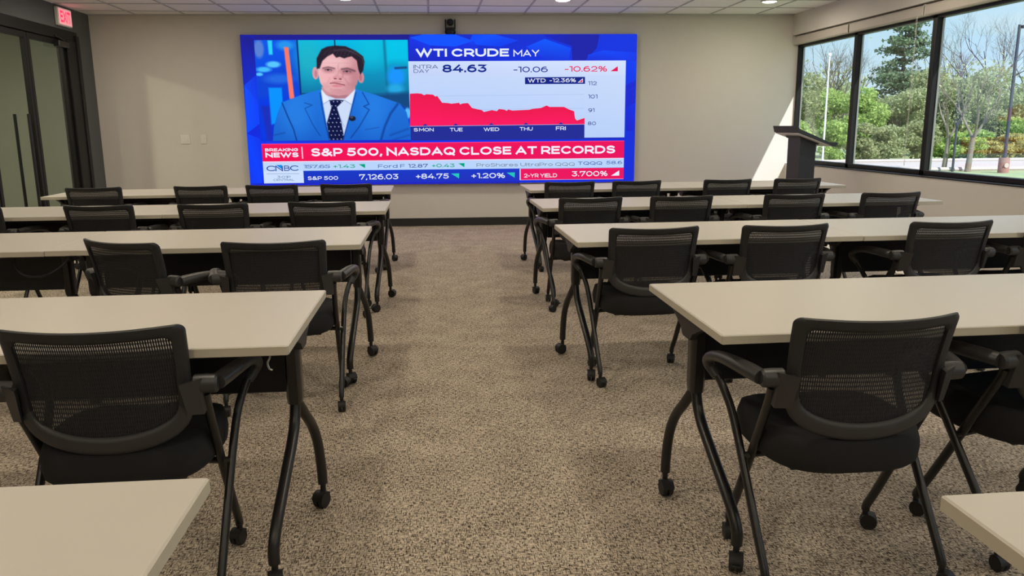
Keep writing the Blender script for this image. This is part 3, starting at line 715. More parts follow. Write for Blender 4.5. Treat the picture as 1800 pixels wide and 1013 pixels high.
P.text('C', 468, 291.3, 483.5, 300.8, (24, 60, 150), .004); P.text('N', 483.5, 291.3, 496.5, 300.8, (24, 60, 150), .004); P.text('B', 498.5, 291, 508.5, 300.4, (24, 60, 150), .004); P.text('C', 509, 290.8, 524, 300.2, (24, 60, 150), .004)
P.l = 4; P.px([(484.5, 290), (494.7, 289.8), (495, 297.5)], (20, 140, 230)); P.l = 3
P.px([(468.5, 305.2), (525, 304.9), (525, 305.6), (468.5, 305.9)], (130, 150, 190))
P.text('3:01P', 486.8, 309, 510, 313, (66, 92, 150)); P.text('CENTRAL', 480, 314.2, 516.5, 317.8, (66, 92, 150))
TEAL = (40, 200, 190)
P.text('S&P 500', 540, 309.8, 593, 316.2, WHT, .012); P.text('7,126.03', 630, 306.2, 699, 315.4, WHT, .012); P.text('+84.75', 729.5, 305.4, 787, 314.2, WHT, .012)
P.px([(791, 305.4), (805.4, 304.9), (805, 313.8)], TEAL); P.text('+1.20%', 827, 304.5, 886, 313.4, WHT, .012); P.px([(889, 303.9), (903.5, 303.4), (903, 312.6)], TEAL)
P.l = 4
P.text('2-YR YIELD', 919, 305.5, 978, 312.2, WHT, .012); P.text('3.700%', 1004, 301.2, 1067.3, 310.2, WHT, .012); P.px([(1073.5, 309.5), (1088, 309), (1088, 300)], WHT)

def screen_material():
    m = bpy.data.materials.new('screen_picture'); m.use_nodes = True
    nt = m.node_tree; nt.nodes.clear(); L = nt.links
    out = nt.nodes.new('ShaderNodeOutputMaterial'); em = nt.nodes.new('ShaderNodeEmission')
    at = nt.nodes.new('ShaderNodeAttribute'); at.attribute_name = 'picture'
    em.inputs['Strength'].default_value = 1.0
    L.new(at.outputs['Color'], em.inputs['Color']); L.new(em.outputs[0], out.inputs['Surface'])
    return m
vw = tag(empty('video_wall', WF((SX0+SX1)/2, 0, SZ0), WR), 'wide LED video wall on the end wall showing a business news broadcast', 'screen')
inv = Matrix.Translation((-(SX0+SX1)/2, 0, -SZ0))
def to_local(V): return [((x-(SX0+SX1)/2), -d, z-SZ0) for x, d, z in V]
cab = MB().box((0, -SD/2, (SZ1-SZ0)/2), (SX1-SX0, SD, SZ1-SZ0), bev=.003).build('cabinet', 'cabinet_grey', vw)
me = bpy.data.meshes.new('screen_image'); me.from_pydata(to_local(P.v), [], P.f); me.update()
ca = me.color_attributes.new('picture', 'FLOAT_COLOR', 'POINT')
cc = np.ones((len(P.v), 4), np.float32); cc[:, :3] = np.array(P.c); ca.data.foreach_set('color', cc.ravel())
me.materials.append(screen_material())
so = bpy.data.objects.new('screen_image', me); COL.objects.link(so); so.parent = vw
so['label'] = 'lit news picture with headline banner, chart and presenter in blue suit'

# conference camera on top of the video wall
x, y, z = WF(0.285, 0.045, SZ1)
pc = tag(empty('conference_camera', (x, y, z), WR), 'small black swivel camera sitting on top of the video wall', 'camera')
MB().lathe([(0.050, 0.0), (0.056, 0.004), (0.070, 0.022), (0.070, 0.050), (0.062, 0.062), (0.05, 0.066)], n=28).build('base', 'glossy_black', pc, smooth=True)
yk = MB(); yk.box((0, 0, 0.074), (0.128, 0.062, 0.026), bev=.008)
for sx in (-1, 1): yk.box((sx*0.060, 0, 0.126), (0.018, 0.050, 0.126), bev=.007)
yk.build('yoke', 'black_plastic', pc)
MB().lathe([(0.002, -.045), (0.024, -.04), (0.040, -.022), (0.044, 0), (0.040, .022), (0.024, .04), (0.002, .045)], (0, 0, 0.152), axis='x').build('camera_head', 'black_plastic', pc, smooth=True)
MB().lathe([(0.024, -.060), (0.028, -.056), (0.028, -.030)], (0, 0, 0.152), axis='y').build('lens', 'lens_glass', pc, smooth=True)

# exit sign
ex = tag(empty('exit_sign', (LX, 10.195, 2.597)), 'lit red exit sign on the dark header above the glass door', 'sign')
MB().box((0.022, 0, 0), (0.044, 0.355, 0.205), bev=.008).build('housing', 'white_plastic', ex)
MB().box((0.0455, 0, 0), (0.003, 0.325, 0.175)).build('lit_face', 'exit_face', ex)
V, Fc = lettering('EXIT', .10)
V = (V-V.min(0))/(V.max(0)-V.min(0))
e = MB(); e.add([(0.0475, -0.13+0.26*a, -0.07+0.14*b) for a, b in V], Fc)     # reads from inside the room
o = e.build('lettering', 'exit_red', ex)

# ------------------------------------------------------------------ ceiling downlights
def downlight(x, y, lab, group):
    root = tag(empty('downlight', (x, y, CEIL)), lab, 'ceiling light', group)
    MB().lathe([(0.078, -0.002), (0.10, -0.004), (0.10, -0.014), (0.086, -0.018), (0.078, -0.012)], n=28).build('trim_ring', 'white_plastic', root, smooth=True)
    MB().lathe([(0.080, -0.010), (0.076, -0.016), (0.060, -0.023), (0.03, -0.027), (0.002, -0.028)], n=28).build('diffuser', 'lamp_glow', root, smooth=True)
    ld = bpy.data.lights.new('lamp', 'AREA'); ld.shape = 'DISK'; ld.size = 0.15; ld.energy = LAMP_W; ld.color = LAMP_COL
    lo = bpy.data.objects.new('lamp', ld); COL.objects.link(lo); lo.parent = root; lo.location = (0, 0, -0.05)
    return root
where = {-3.347: 'over the glass door side', -0.907: 'in line with the presenter', 1.533: 'in line with the chart', 3.973: 'beside the window wall'}
for x, w in where.items():
    downlight(x, 9.43, 'round recessed ceiling light nearest the screen wall, '+w, 'downlights along the screen wall')
    for y, nm in ((7.235, 'front tables'), (4.795, 'third row of tables'), (2.355, 'rear tables'), (-0.085, 'back of the room'), (-2.525, 'rear wall')):
        downlight(x, y, 'round recessed ceiling light above the %s, %s' % (nm, w), 'downlights over the tables')
for yy, nm in ((8.9, 'beyond the glass doors'), (6.3, 'further along past the glass doors')):
    r = downlight(-5.4, yy, 'round corridor ceiling light '+nm, 'corridor lights'); [c for c in r.children if c.type == 'LIGHT'][0].data.energy = 42

# ------------------------------------------------------------------ casters
def caster(parent, loc, rz, r=0.026, hoodm='black_plastic', brake=False):
    root = bpy.data.objects.new('caster', None); root.empty_display_size = .02
    # a caster is one mesh: stem, hood and its two wheels
    m = MB()
    w = r*0.62
    for sx in (-1, 1):
        m.lathe([(r*.5, -w/2), (r*.88, -w/2), (r, -w*.32), (r, w*.32), (r*.88, w/2), (r*.5, w/2)], (sx*w*.62, -0.012, r), n=20, axis='x')
    hood = [(-r*1.02*math.cos(a)-0.012, r+r*1.06*math.sin(a)) for a in np.linspace(0.15, math.pi*.80, 12)]
    hood = hood+[(y*0.86-0.0017, z*0.86+r*.14) for y, z in hood[::-1]]
    m.prism(hood, -w*1.18, w*1.18, fn=lambda a, b, t: (t, a, b))
    m.tube([(0, 0, r*1.1), (0, 0, r*3.0)], r*.34, n=10, smooth=False)
    if brake: m.box((0, -0.012-r*1.15, r*1.15), (w*1.4, r*.7, r*.22), bev=.002)
    bpy.data.objects.remove(root)
    o = m.build('caster', 'wheel_rubber', parent, smooth=True)
    o.location = loc; o.rotation_euler = (0, 0, rz)
    return o

# ------------------------------------------------------------------ training tables
TW, TD, TH, TT = 1.522, 0.755, 0.737, 0.028
def make_table():
    t = empty('training_table')           # origin on the floor below the centre
    MB().box((0, 0, TH-TT/2), (TW, TD, TT), bev=.003).build('tabletop', 'laminate', t)
    e = MB()
    hx, hy = TW/2, TD/2
    for sy in (-1, 1): e.box((0, sy*hy, TH-TT/2), (TW-0.004, 0.003, TT-0.005))
    for sx in (-1, 1): e.box((sx*hx, 0, TH-TT/2), (0.003, TD-0.004, TT-0.005))
    e.build('edge_band', 'laminate_edge', t)
    MB().box((0, 0.055, 0.575), (TW-0.19, 0.014, 0.225), bev=.004).build('modesty_panel', 'panel_black', t)
    MB().box((0, 0.02, 0.672), (TW-0.16, 0.05, 0.035), bev=.004).build('beam', 'black_metal', t)
    for sx in (-1, 1):
        xc = sx*(hx-0.060); xs = sx*(hx-0.048)
        b = MB()                                    # folding bracket under the top
        b.prism([(-0.15, 0.708), (0.15, 0.708), (0.15, 0.692), (0.06, 0.655), (0.035, 0.63), (-0.035, 0.63), (-0.06, 0.655), (-0.15, 0.692)], -0.018, 0.018,
                fn=lambda a, bb_, tt: (xc+sx*0.028+tt*.6, a, bb_))
        b.build('fold_bracket', 'black_plastic', t)
        c_ = MB()
        c_.add([(xc+dx*wx, dy*wy+oy, z) for z, wx, wy, oy in ((0.445, 0.022, 0.030, 0.0), (0.47, 0.024, 0.034, 0.0), (0.60, 0.023, 0.038, 0.0), (0.69, 0.022, 0.044, 0.0))
                for dx, dy in ((-1, -.6), (-.6, -1), (.6, -1), (1, -.6), (1, .6), (.6, 1), (-.6, 1), (-1, .6))],
               [(i*8+k, i*8+(k+1) % 8, (i+1)*8+(k+1) % 8, (i+1)*8+k) for i in range(3) for k in range(8)]+[tuple(range(8))[::-1], tuple(range(24, 32))])
        c_.build('leg_column', 'black_metal', t, smooth=True, angle=50)
        far = [(xc, 0.0, 0.50), (xc, 0.012, 0.452), (sx*(hx-0.045), 0.055, 0.385), (sx*(hx-0.032), 0.110, 0.320), (sx*(hx-0.022), 0.143, 0.245), (sx*(hx-0.017), 0.158, 0.15), (sx*(hx-0.015), 0.158, 0.085)]
        near = [(xc, -0.004, 0.50), (xc, -0.016, 0.43), (sx*(hx-0.062), -0.055, 0.365), (sx*(hx-0.068), -0.145, 0.295), (sx*(hx-0.075), -0.262, 0.215), (sx*(hx-0.080), -0.322, 0.165), (sx*(hx-0.083), -0.352, 0.12), (sx*(hx-0.083), -0.354, 0.078)]
        MB().tube(far, 0.0175, n=14, sub=5).build('leg', 'black_metal', t, smooth=True)
        MB().tube(near, 0.0175, n=14, sub=5).build('leg', 'black_metal', t, smooth=True)
        caster(t, (sx*(hx-0.015), 0.158, 0), 0.3*sx, 0.029)
        caster(t, (sx*(hx-0.083), -0.354, 0), 0.15, 0.029, brake=True)
    return t
table0 = make_table(); used_table = [False]
def place_table(cx, cy, rz, lab, grp):
    t = table0 if not used_table[0] else copy_tree(table0); used_table[0] = True
    t.location = (cx, cy, 0); t.rotation_euler = (0, 0, rz); tag(t, lab, 'table', grp)
    for ch in t.children:
        if ch.name.startswith('caster'): ch.rotation_euler = (0, 0, random.uniform(-1.3, 1.3))
    return t
# (row, aisle end x, far edge y, side, rotation, count)
TROWS = [('R5', 0.793, 1.104, 1, -0.006, 1), ('R4', 0.795, 2.848, 1, 0.003, 1), ('R3', 0.721, 4.700, 1, 0.003, 2), ('R2', 0.780, 6.418, 1, 0.003, 2), ('R1', 0.880, 8.03, 1, 0.012, 2),
         ('L5', -0.392, 1.308, -1, -0.008, 1), ('L4', -0.398, 2.897, -1, -0.008, 1), ('L3', -0.369, 4.80, -1, -0.004, 2), ('L2', -0.336, 6.44, -1, -0.004, 2), ('L1', -0.390, 8.18, -1, 0.010, 2)]
TLAB = {'R5': ['white training table cut off by the corner of the photo, nearest on the window side'],
 'R4': ['white training table beside the large near chair on the window side'],
 'R3': ['white table third from the screen, window side, its end on the aisle', 'white table third from the screen, window side, its end towards the windows'],
 'R2': ['white table second from the screen, window side, its end on the aisle', 'white table second from the screen, ending short of the window sill wall'],
 'R1': ['white table closest to the screen, window side, its end on the aisle', 'white table closest to the screen, ending by the black lectern'],
 'L5': ['white training table cut off by the photo edge, nearest on the door side'],
 'L4': ['white training table in front of the nearest door side chair'],
 'L3': ['white table third from the screen, door side, behind the turned chair', 'white table third from the screen, door side, cut off by the photo edge'],
 'L2': ['white table second from the screen, door side, its end on the aisle', 'white table second from the screen, door side, cut off by the photo edge'],
 'L1': ['white table closest to the screen, door side, its end on the aisle', 'white table closest to the screen, ending by the glass doors']}
for row, ax, fy, sd, rz, n in TROWS:
    for k in range(n):
        dx = sd*(TW/2+k*(TW+0.002)); dy = -TD/2
        cx = ax+dx*math.cos(rz)-dy*math.sin(rz); cy = fy+dx*math.sin(rz)+dy*math.cos(rz)
        if k == 1: cy -= 0.006
        place_table(cx, cy, rz, TLAB[row][k], 'white training tables in rows')

# ------------------------------------------------------------------ nesting chairs
def back_y(x, z):
    t = (z-0.46)/0.36
    return -0.168-0.020*t-0.058*max(t, 0)**2.2 + (0.034+0.024*t)*(x/0.23)**2
def make_chair():
    t = empty('training_chair')
    # seat cushion
    def sup(a, hx, hy, p=3.2):
        ca, sa = math.cos(a), math.sin(a)
        return hx*math.copysign(abs(ca)**(2/p), ca), hy*math.copysign(abs(sa)**(2/p), sa)
    n = 40; rings = []
    prof = [(0.80, 0.361), (0.93, 0.364), (0.985, 0.378), (1.0, 0.410), (0.992, 0.436), (0.955, 0.456), (0.86, 0.466), (0.6, 0.465), (0.3, 0.462)]
    V = []
    for sc, z in prof:
        for k in range(n):
            x, y = sup(2*math.pi*k/n, 0.238*sc, 0.232*sc)
            yy = y+0.045; taper = 1.0-0.05*max(0, -y/0.232)
            zz = z+0.012*(abs(x)/0.238)**2*(1 if z > .44 else 0)-0.02*max(0, (y-0.12)/0.12)**2
            V.append((x*taper, yy, zz))
    Fc = [(i*n+k, i*n+(k+1) % n, (i+1)*n+(k+1) % n, (i+1)*n+k) for i in range(len(prof)-1) for k in range(n)]+[tuple(range(n))[::-1], tuple((len(prof)-1)*n+k for k in range(n))]
    MB().add(V, Fc).build('seat', 'seat_fabric', t, smooth=True, angle=60)
    # back frame outline
    def outline(hw, ztop, zside, zbot, rtop, N=64):
        pts = []
        for k in range(13):                                         # top right corner arc
            a = math.pi/2*k/12; pts.append((hw-rtop+rtop*math.cos(math.pi/2-a)*1.0, ztop-rtop+rtop*math.sin(math.pi/2-a)))
        for k in range(1, 8): pts.append((hw+(0.008-0.0)*math.sin(math.pi*k/8)*0, ztop-rtop+(zside-ztop+rtop)*k/8))
        for k in range(0, 25):                                      # U-shaped bottom
            a = math.pi*k/24; x = hw*math.cos(a); zz = zside-(zside-zbot)*(math.sin(a)**0.72)
            pts.append((x, zz))
        for k in range(1, 8): pts.append((-hw, zside+(ztop-rtop-zside)*k/8))
        for k in range(13):
            a = math.pi/2*k/12; pts.append((-hw+rtop-rtop*math.cos(a), ztop-rtop+rtop*math.sin(a)))
        for k in range(1, 16): pts.append((-hw+rtop+(2*hw-2*rtop)*k/16, ztop-0.004*math.sin(math.pi*k/16)))
        return np.array(pts)
    O = outline(0.229, 0.822, 0.600, 0.458, 0.020)
    I = outline(0.194, 0.786, 0.612, 0.510, 0.020)
    for q in (O, I): q[:, 0] *= 0.975+0.045*np.clip((q[:, 1]-0.6)/0.22, 0, 1)
    m = len(O); V = []; K = 10
    for o_, i_ in zip(O, I):
        for k in range(K):
            a = 2*math.pi*k/K; f_ = (1-math.cos(a))/2; x, z = o_*(1-f_)+i_*f_
            V.append((x, back_y(x, z)+0.011*math.copysign(abs(math.sin(a))**.6, math.sin(a)), z))
    Fc = [(i*K+k, i*K+(k+1) % K, ((i+1) % m)*K+(k+1) % K, ((i+1) % m)*K+k) for i in range(m) for k in range(K)]
    low = [i for i in range(m) if O[i][1] < 0.598]
    V = np.array(V); up_f = [q for q in Fc if not (q[0]//K in low and q[3]//K in low)]; lo_f = [q for q in Fc if q[0]//K in low and q[3]//K in low]
    def part(fs):
        used = sorted({i for q in fs for i in q}); mp = {a: b for b, a in enumerate(used)}
        return MB().add(V[used], [tuple(mp[i] for i in q) for q in fs])
    bf = part(up_f).build('backrest', 'black_plastic', t, smooth=True, angle=60)
    part(lo_f).build('lower_rim', 'arm_plastic', t, smooth=True, angle=60)
    # woven mesh held in the frame
    cen = I.mean(0); rn = 7; V = []
    for j in range(rn):
        s = 1.03*(1-j/(rn-0.4))
        for p in I:
            x, z = cen+(p-cen)*s; V.append((x, back_y(x, z)+0.002, z))
    Fc = [(j*m+i, j*m+(i+1) % m, (j+1)*m+(i+1) % m, (j+1)*m+i) for j in range(rn-1) for i in range(m)]+[tuple((rn-1)*m+i for i in range(m))]
    MB().add(V, Fc).build('mesh_panel', 'mesh_fabric', bf, smooth=True, angle=80)
    for sx in (-1, 1):
        # pivot bracket between back and arm
        b = MB()
        b.lathe([(0.020, -0.034), (0.026, -0.028), (0.027, 0.0), (0.026, 0.028), (0.020, 0.034)], (sx*0.258, -0.135, 0.640), n=18, axis='x')
        b.add([(sx*(x_), y_, z_) for x_, y_, z_ in ((0.205, -0.195, 0.655), (0.252, -0.165, 0.662), (0.262, -0.120, 0.655), (0.222, -0.125, 0.655),
                                                (0.212, -0.165, 0.560), (0.248, -0.135, 0.552), (0.250, -0.100, 0.560), (0.218, -0.110, 0.560))],
              [(0, 1, 2, 3), (4, 7, 6, 5), (0, 4, 5, 1), (1, 5, 6, 2), (2, 6, 7, 3), (3, 7, 4, 0)])
        b.build('pivot_bracket', 'arm_plastic', t, smooth=True, angle=35)
        # armrest sweeping forward and curling down on to the frame tube
        a = MB()
        a.tube([(sx*0.286, -0.130, 0.641), (sx*0.300, -0.075, 0.645), (sx*0.316, -0.010, 0.648), (sx*0.325, 0.060, 0.643), (sx*0.330, 0.125, 0.629), (sx*0.327, 0.172, 0.604), (sx*0.315, 0.182, 0.578), (sx*0.298, 0.165, 0.552)],
               [0.0215, 0.022, 0.020, 0.018, 0.0165, 0.016, 0.015, 0.0145], n=14, sub=5, sx=1.15)
        a.build('armrest', 'arm_plastic', t, smooth=True)
        # tube from the armrest tip back to the rear foot, and from the pivot forward to the front foot
        MB().tube([(sx*0.298, 0.166, 0.556), (sx*0.283, 0.140, 0.514), (sx*0.273, 0.092, 0.455), (sx*0.268, 0.015, 0.345), (sx*0.266, -0.100, 0.185), (sx*0.265, -0.172, 0.085), (sx*0.265, -0.178, 0.066)],
                  [0.014, 0.0145, 0.0145, 0.0145, 0.0145, 0.0145, 0.0145], n=14, sub=5, sx=0.85).build('leg', 'black_metal', t, smooth=True)
        MB().tube([(sx*0.252, -0.122, 0.610), (sx*0.247, -0.098, 0.560), (sx*0.240, 0.010, 0.365), (sx*0.236, 0.120, 0.165), (sx*0.234, 0.168, 0.085), (sx*0.234, 0.173, 0.064)],
                  0.0150, n=14, sub=5, sx=0.85).build('leg', 'black_metal', t, smooth=True)
        s_ = MB(); s_.tube([(sx*0.268, 0.012, 0.352), (sx*0.150, 0.020, 0.356)], 0.010, n=10, smooth=False)
        s_.box((sx*0.165, 0.03, 0.366), (0.03, 0.30, 0.018), bev=.003)
        s_.build('seat_bracket', 'black_metal', t)
        caster(t, (sx*0.265, -0.180, 0), 0.1, 0.025)
        caster(t, (sx*0.234, 0.174, 0), 0.2, 0.026)
    MB().tube([(-0.165, 0.075, 0.362), (0.165, 0.075, 0.362)], 0.011, n=10, smooth=False).build('cross_bar', 'black_metal', t)
    return t
chair0 = make_chair(); used_chair = [False]
def place_chair(bx, by, deg, lab):
    """bx, by: where the middle of the back's top edge stands"""
    rz = math.radians(deg); off = 0.230
    ch = chair0 if not used_chair[0] else copy_tree(chair0); used_chair[0] = True
    ch.location = (bx-off*math.sin(rz), by+off*math.cos(rz), 0); ch.rotation_euler = (0, 0, rz)
    tag(ch, lab, 'chair', 'black mesh-back training chairs')
    for c_ in ch.children:
        if c_.name.startswith('caster'): c_.rotation_euler = (0, 0, random.uniform(-1.2, 1.2))
    return ch
CH = [
 (1.166, 1.905, 0.5, 'large near black mesh chair on the window side, seen whole'),
 (1.925, 2.030, 11, 'black chair cut off by the photo edge beside the large near window side chair'),
 (1.096, 3.810, 2, 'black mesh chair at the aisle end of the third window side table'),
 (1.776, 3.810, 2.5, 'black mesh chair second from the aisle at the third window side table'),
 (2.668, 3.810, 2, 'black mesh chair third from the aisle at the third window side table'),
 (3.360, 3.860, 2, 'black chair cut off by the photo edge at the third window side table'),
 (1.114, 5.510, 3.5, 'black mesh chair at the aisle end of the second window side table'),
 (1.772, 5.510, 1.5, 'black mesh chair second from the aisle at the second window side table'),
 (2.612, 5.510, 1.5, 'black mesh chair third from the aisle at the second window side table'),
 (3.347, 5.510, 1.5, 'black mesh chair nearest the windows at the second window side table'),
 (1.237, 7.110, 2, 'black mesh chair at the aisle end of the front window side table'),
 (1.859, 7.110, 4, 'black mesh chair second from the aisle at the front window side table'),
 (2.712, 7.110, 2.5, 'black mesh chair third from the aisle at the front window side table'),
 (3.383, 7.110, 2.5, 'black mesh chair in front of the lectern'),
 (-2.940, 7.260, 4, 'black mesh chair nearest the glass doors at the front door side table'),
 (-2.042, 7.260, -2, 'black mesh chair third from the aisle at the front door side table'),
 (-1.430, 7.260, -4, 'black mesh chair second from the aisle at the front door side table'),
 (-0.777, 7.260, -4, 'black mesh chair at the aisle end of the front door side table'),
 (-3.079, 5.550, -3, 'black chair at the photo edge at the second door side table'),
 (-2.232, 5.530, -4, 'black mesh chair third from the aisle at the second door side table'),
 (-1.477, 5.500, 1, 'black mesh chair second from the aisle at the second door side table'),
 (-0.764, 5.520, -5, 'black mesh chair at the aisle end of the second door side table'),
 (-1.445, 3.720, -29, 'black mesh chair turned sideways at the third door side table'),
 (-0.720, 3.600, 0.5, 'black mesh chair at the aisle end of the third door side table'),
 (-0.885, 2.045, 0, 'large near black mesh chair on the door side'),
]
for a in CH: place_chair(*a)

# loose cord under the third row and the small release hook below the near door side table
cd_ = MB(); cd_.tube([(-1.80, 4.10, 0.700), (-1.83, 4.08, 0.660), (-1.88, 4.07, 0.625), (-1.95, 4.08, 0.605), (-2.03, 4.10, 0.615), (-2.08, 4.14, 0.660), (-2.09, 4.18, 0.700)], 0.006, n=8)
tag(cd_.build('power_cord', 'panel_black', smooth=True), 'black cord sagging below the joint of the third row tables, door side', 'cord')
for t_ in [o for o in COL.objects if o.get('label') == TLAB['L4'][0]]:
    hk = MB(); hk.tube([(0.70, -0.325, 0.707), (0.70, -0.327, 0.690), (0.694, -0.330, 0.676), (0.698, -0.332, 0.660), (0.706, -0.330, 0.655)], 0.003, n=6)
    hk.build('release_hook', 'steel', t_, smooth=True)

# ------------------------------------------------------------------ lectern
lec = tag(empty('lectern', (4.11, 8.66, 0)), 'black lectern with a slanted top standing by the windows', 'lectern')
MB().prism([(-0.09, 0.04), (0.09, 0.04), (0.09, 1.112), (-0.09, 1.178)], -0.155, 0.155).build('column', 'lectern_black', lec)
MB().box((0.0, 0, 0.02), (0.42, 0.50, 0.04), bev=.01).build('base', 'lectern_black', lec)
prof = [(-0.212, 1.293), (-0.196, 1.293), (-0.178, 1.262), (0.165, 1.118), (0.245, 1.114), (0.264, 1.108), (0.264, 1.098), (0.238, 1.070), (0.205, 1.074), (-0.182, 1.222), (-0.192, 1.222)]
MB().prism(prof, -0.305, 0.305).build('reading_top', 'lectern_black', lec)
MB().prism([(-0.184, 1.217), (0.205, 1.0735), (0.203, 1.0695), (-0.180, 1.211)], -0.296, 0.296).build('underside_panel', 'underside_grey', lec)['label'] = 'light grey underside of the slanted top'
MB().prism([(-0.120, 1.186), (0.120, 1.098), (0.098, 1.088), (-0.098, 1.160)], -0.175, 0.175).build('top_bracket', 'lectern_black', lec)

# ------------------------------------------------------------------ outdoors
GZ = -0.8
S(MB().add([(5.2, -30, GZ), (150, -30, GZ), (150, 160, GZ), (5.2, 160, GZ)], [(0, 1, 2, 3)]).build('lawn', 'grass'))
S(MB().add([(4, 34.8, GZ+.02), (60, 31.2, GZ+.02), (60, 40.7, GZ+.02), (4, 42.4, GZ+.02)], [(0, 1, 2, 3)]).build('road', 'concrete'))
k = MB()
for y0, y1 in ((34.8, 31.2), (42.4, 40.7)): k.tube([(4, y0, GZ+.06), (60, y1, GZ+.06)], 0.12, n=6, smooth=False)
S(k.build('trim_6', 'concrete'))

def branch_mesh(mb, p, d, L, r, depth, spread, rng, upb=0.25, kids=(2, 4), tips=None):
    q = p+d*L; mid = (p+q)/2+np.array([rng.uniform(-1, 1) for _ in range(3)])*L*.06
    n = 7 if depth > 3 else (5 if depth > 1 else 3)
    mb.tube([p, mid, q], [r, r*.8, r*.62], n=n, sub=2, up=(.3, .7, .1), cap=False)
    if depth == 0:
        if tips is not None: tips.append(q)
        return
    for k in range(rng.randint(*kids)):
        t = rng.uniform(.45, 1.0); st = p+(q-p)*t
        nd = d+np.array([rng.gauss(0, spread), rng.gauss(0, spread), rng.gauss(0, spread*.7)+upb]); nd /= np.linalg.norm(nd)
        branch_mesh(mb, st, nd, L*rng.uniform(.62, .85), r*.56*rng.uniform(.8, 1.05), depth-1, spread, rng, upb, kids, tips)
def leaf_quads(mb, pts, size, rng, flat=0.0):
    n = len(pts); pts = np.asarray(pts)
    a = rng.normal(size=(n, 3)); a[:, 2] *= (1-flat); a /= np.linalg.norm(a, axis=1)[:, None]
    b = rng.normal(size=(n, 3)); b -= a*np.sum(a*b, 1)[:, None]; b[:, 2] *= (1-flat); b /= np.linalg.norm(b, axis=1)[:, None]
    s = size*rng.uniform(.6, 1.3, n)[:, None]
    V = np.stack([pts-a*s, pts-b*s*.55, pts+a*s, pts+b*s*.55], 1).reshape(-1, 3)
    mb.add(V, [(4*i, 4*i+1, 4*i+2, 4*i+3) for i in range(n)])
def blob_points(blobs, n, rng):
    w = np.array([b[3]*b[4]*b[5] for b in blobs])**.8; w /= w.sum(); out = []
    for b, k in zip(blobs, (w*n).astype(int)):
        d = rng.normal(size=(k, 3)); d /= np.linalg.norm(d, axis=1)[:, None]
        rr = rng.uniform(.45, 1.0, k)[:, None]**.7; out.append(np.array(b[:3])+d*rr*np.array(b[3:]))
    return np.vstack(out)
def bush_tree(name, u, D, h, w, leafm, n, lab, cat, seed, size=.22, base=0.0, trunk=True, group='trees and shrubs beyond the windows'):
    """leafy tree or shrub; u = X/Y bearing, D = distance along the room"""
    rng = np.random.default_rng(seed); rr = random.Random(seed)
    t = tag(empty(name, (u*D, D, GZ)), lab, cat, group)
    if trunk:
        tm = MB(); branch_mesh(tm, np.array([0, 0, -0.05]), np.array([0, 0, 1.0]), h*.36, .02*h, 3, .45, rr); tm.build('trunk', 'bark', t, smooth=True)
    blobs = []
    for k in range(11):
        an = rng.uniform(0, 2*math.pi); zz = rng.uniform(base+.12, .88); rad = w*.5*math.sin(math.pi*min(.95, max(.12, zz*.8+.12)))*rng.uniform(.2, .8)
        blobs.append((rad*math.cos(an), rad*math.sin(an), zz*h, w*rng.uniform(.2, .34), w*rng.uniform(.2, .34), h*rng.uniform(.1, .17)))
    m = MB(); leaf_quads(m, blob_points(blobs, n, rng), size, rng); m.build('foliage', leafm, t)
    return t
def bare_tree(name, u, D, h, lab, seed, barkm='dark_bark', depth=5, spread=.42, buds=None, r=.018, trunk=.26, kids=(2, 4), upb=.25):
    rr = random.Random(seed); rng = np.random.default_rng(seed)
    t = tag(empty(name, (u*D, D, GZ)), lab, 'tree', 'trees and shrubs beyond the windows'); tips = []
    m = MB(); p0 = np.array([0, 0, -0.05]); top = np.array([0.02*h, 0, trunk*h])
    m.tube([p0, p0*.5+top*.5, top], [r*h*1.15, r*h, r*h*.85], n=9, sub=3, up=(1, 0, 0), cap=False)
    for k in range(rr.randint(3, 4)):
        an = k*2.1+rr.uniform(-.4, .4); d = np.array([math.cos(an)*.55, math.sin(an)*.55, 1.0]); d /= np.linalg.norm(d)
        branch_mesh(m, top-np.array([0, 0, .02*h]), d, h*.26, r*h*.55, depth-1, spread, rr, upb, kids, tips)
    m.build('branches', barkm, t, smooth=True)
    if buds:
        pts = np.array(tips); pts = np.vstack([pts+rng.normal(0, .22, pts.shape) for _ in range(buds[1])])
        b = MB(); leaf_quads(b, pts, buds[2], rng); b.build('buds', buds[0], t)
    return t
def pine(name, u, D, h, lab, seed):
    rng = np.random.default_rng(seed); rr = random.Random(seed)
    t = tag(empty(name, (u*D, D, GZ)), lab, 'tree', 'trees and shrubs beyond the windows')
    m = MB(); m.tube([(0, 0, -.05), (.05, 0, h*.5), (0, .05, h*.97)], [.2, .14, .03], n=9, sub=4, up=(1, 0, 0)); pts = []
    for k in range(78):
        z = h*rng.uniform(.16, .96); an = rng.uniform(0, 2*math.pi); L = (h-z)*.25+.75; L *= rng.uniform(.7, 1.15)*(1.0 if z < .8*h else .9)
        e = np.array([math.cos(an)*L, math.sin(an)*L, z+L*.22]); s0 = np.array([0, 0, z])
        m.tube([s0, s0*.5+e*.5-np.array([0, 0, .05*L]), e], [.05, .035, .015], n=5, sub=2, up=(0, 0, 1), cap=False)
        c_ = 130
        tt = rng.uniform(.35, 1.08, c_)[:, None]
        pts.append(s0+(e-s0)*tt+rng.normal(0, 1, (c_, 3))*np.array([.30, .30, .13])*(0.6+L*.22))
    m.build('trunk', 'dark_bark', t, smooth=True)
    f_ = MB(); leaf_quads(f_, np.vstack(pts), .13, rng, .3); f_.build('foliage', 'leaf_pine', t)
    return t
pine('pine_tree', .603, 54, 9.4, 'tall dark pine with layered branches seen through the second window', 3)
bare_tree('bare_tree', .492, 58, 9.6, 'leafless tree behind the white flagpole, left of it', 11, depth=5, r=.013)
bare_tree('bare_tree', .526, 64, 10.4, 'leafless tree between the flagpole and the window frame', 12, depth=5, r=.013)
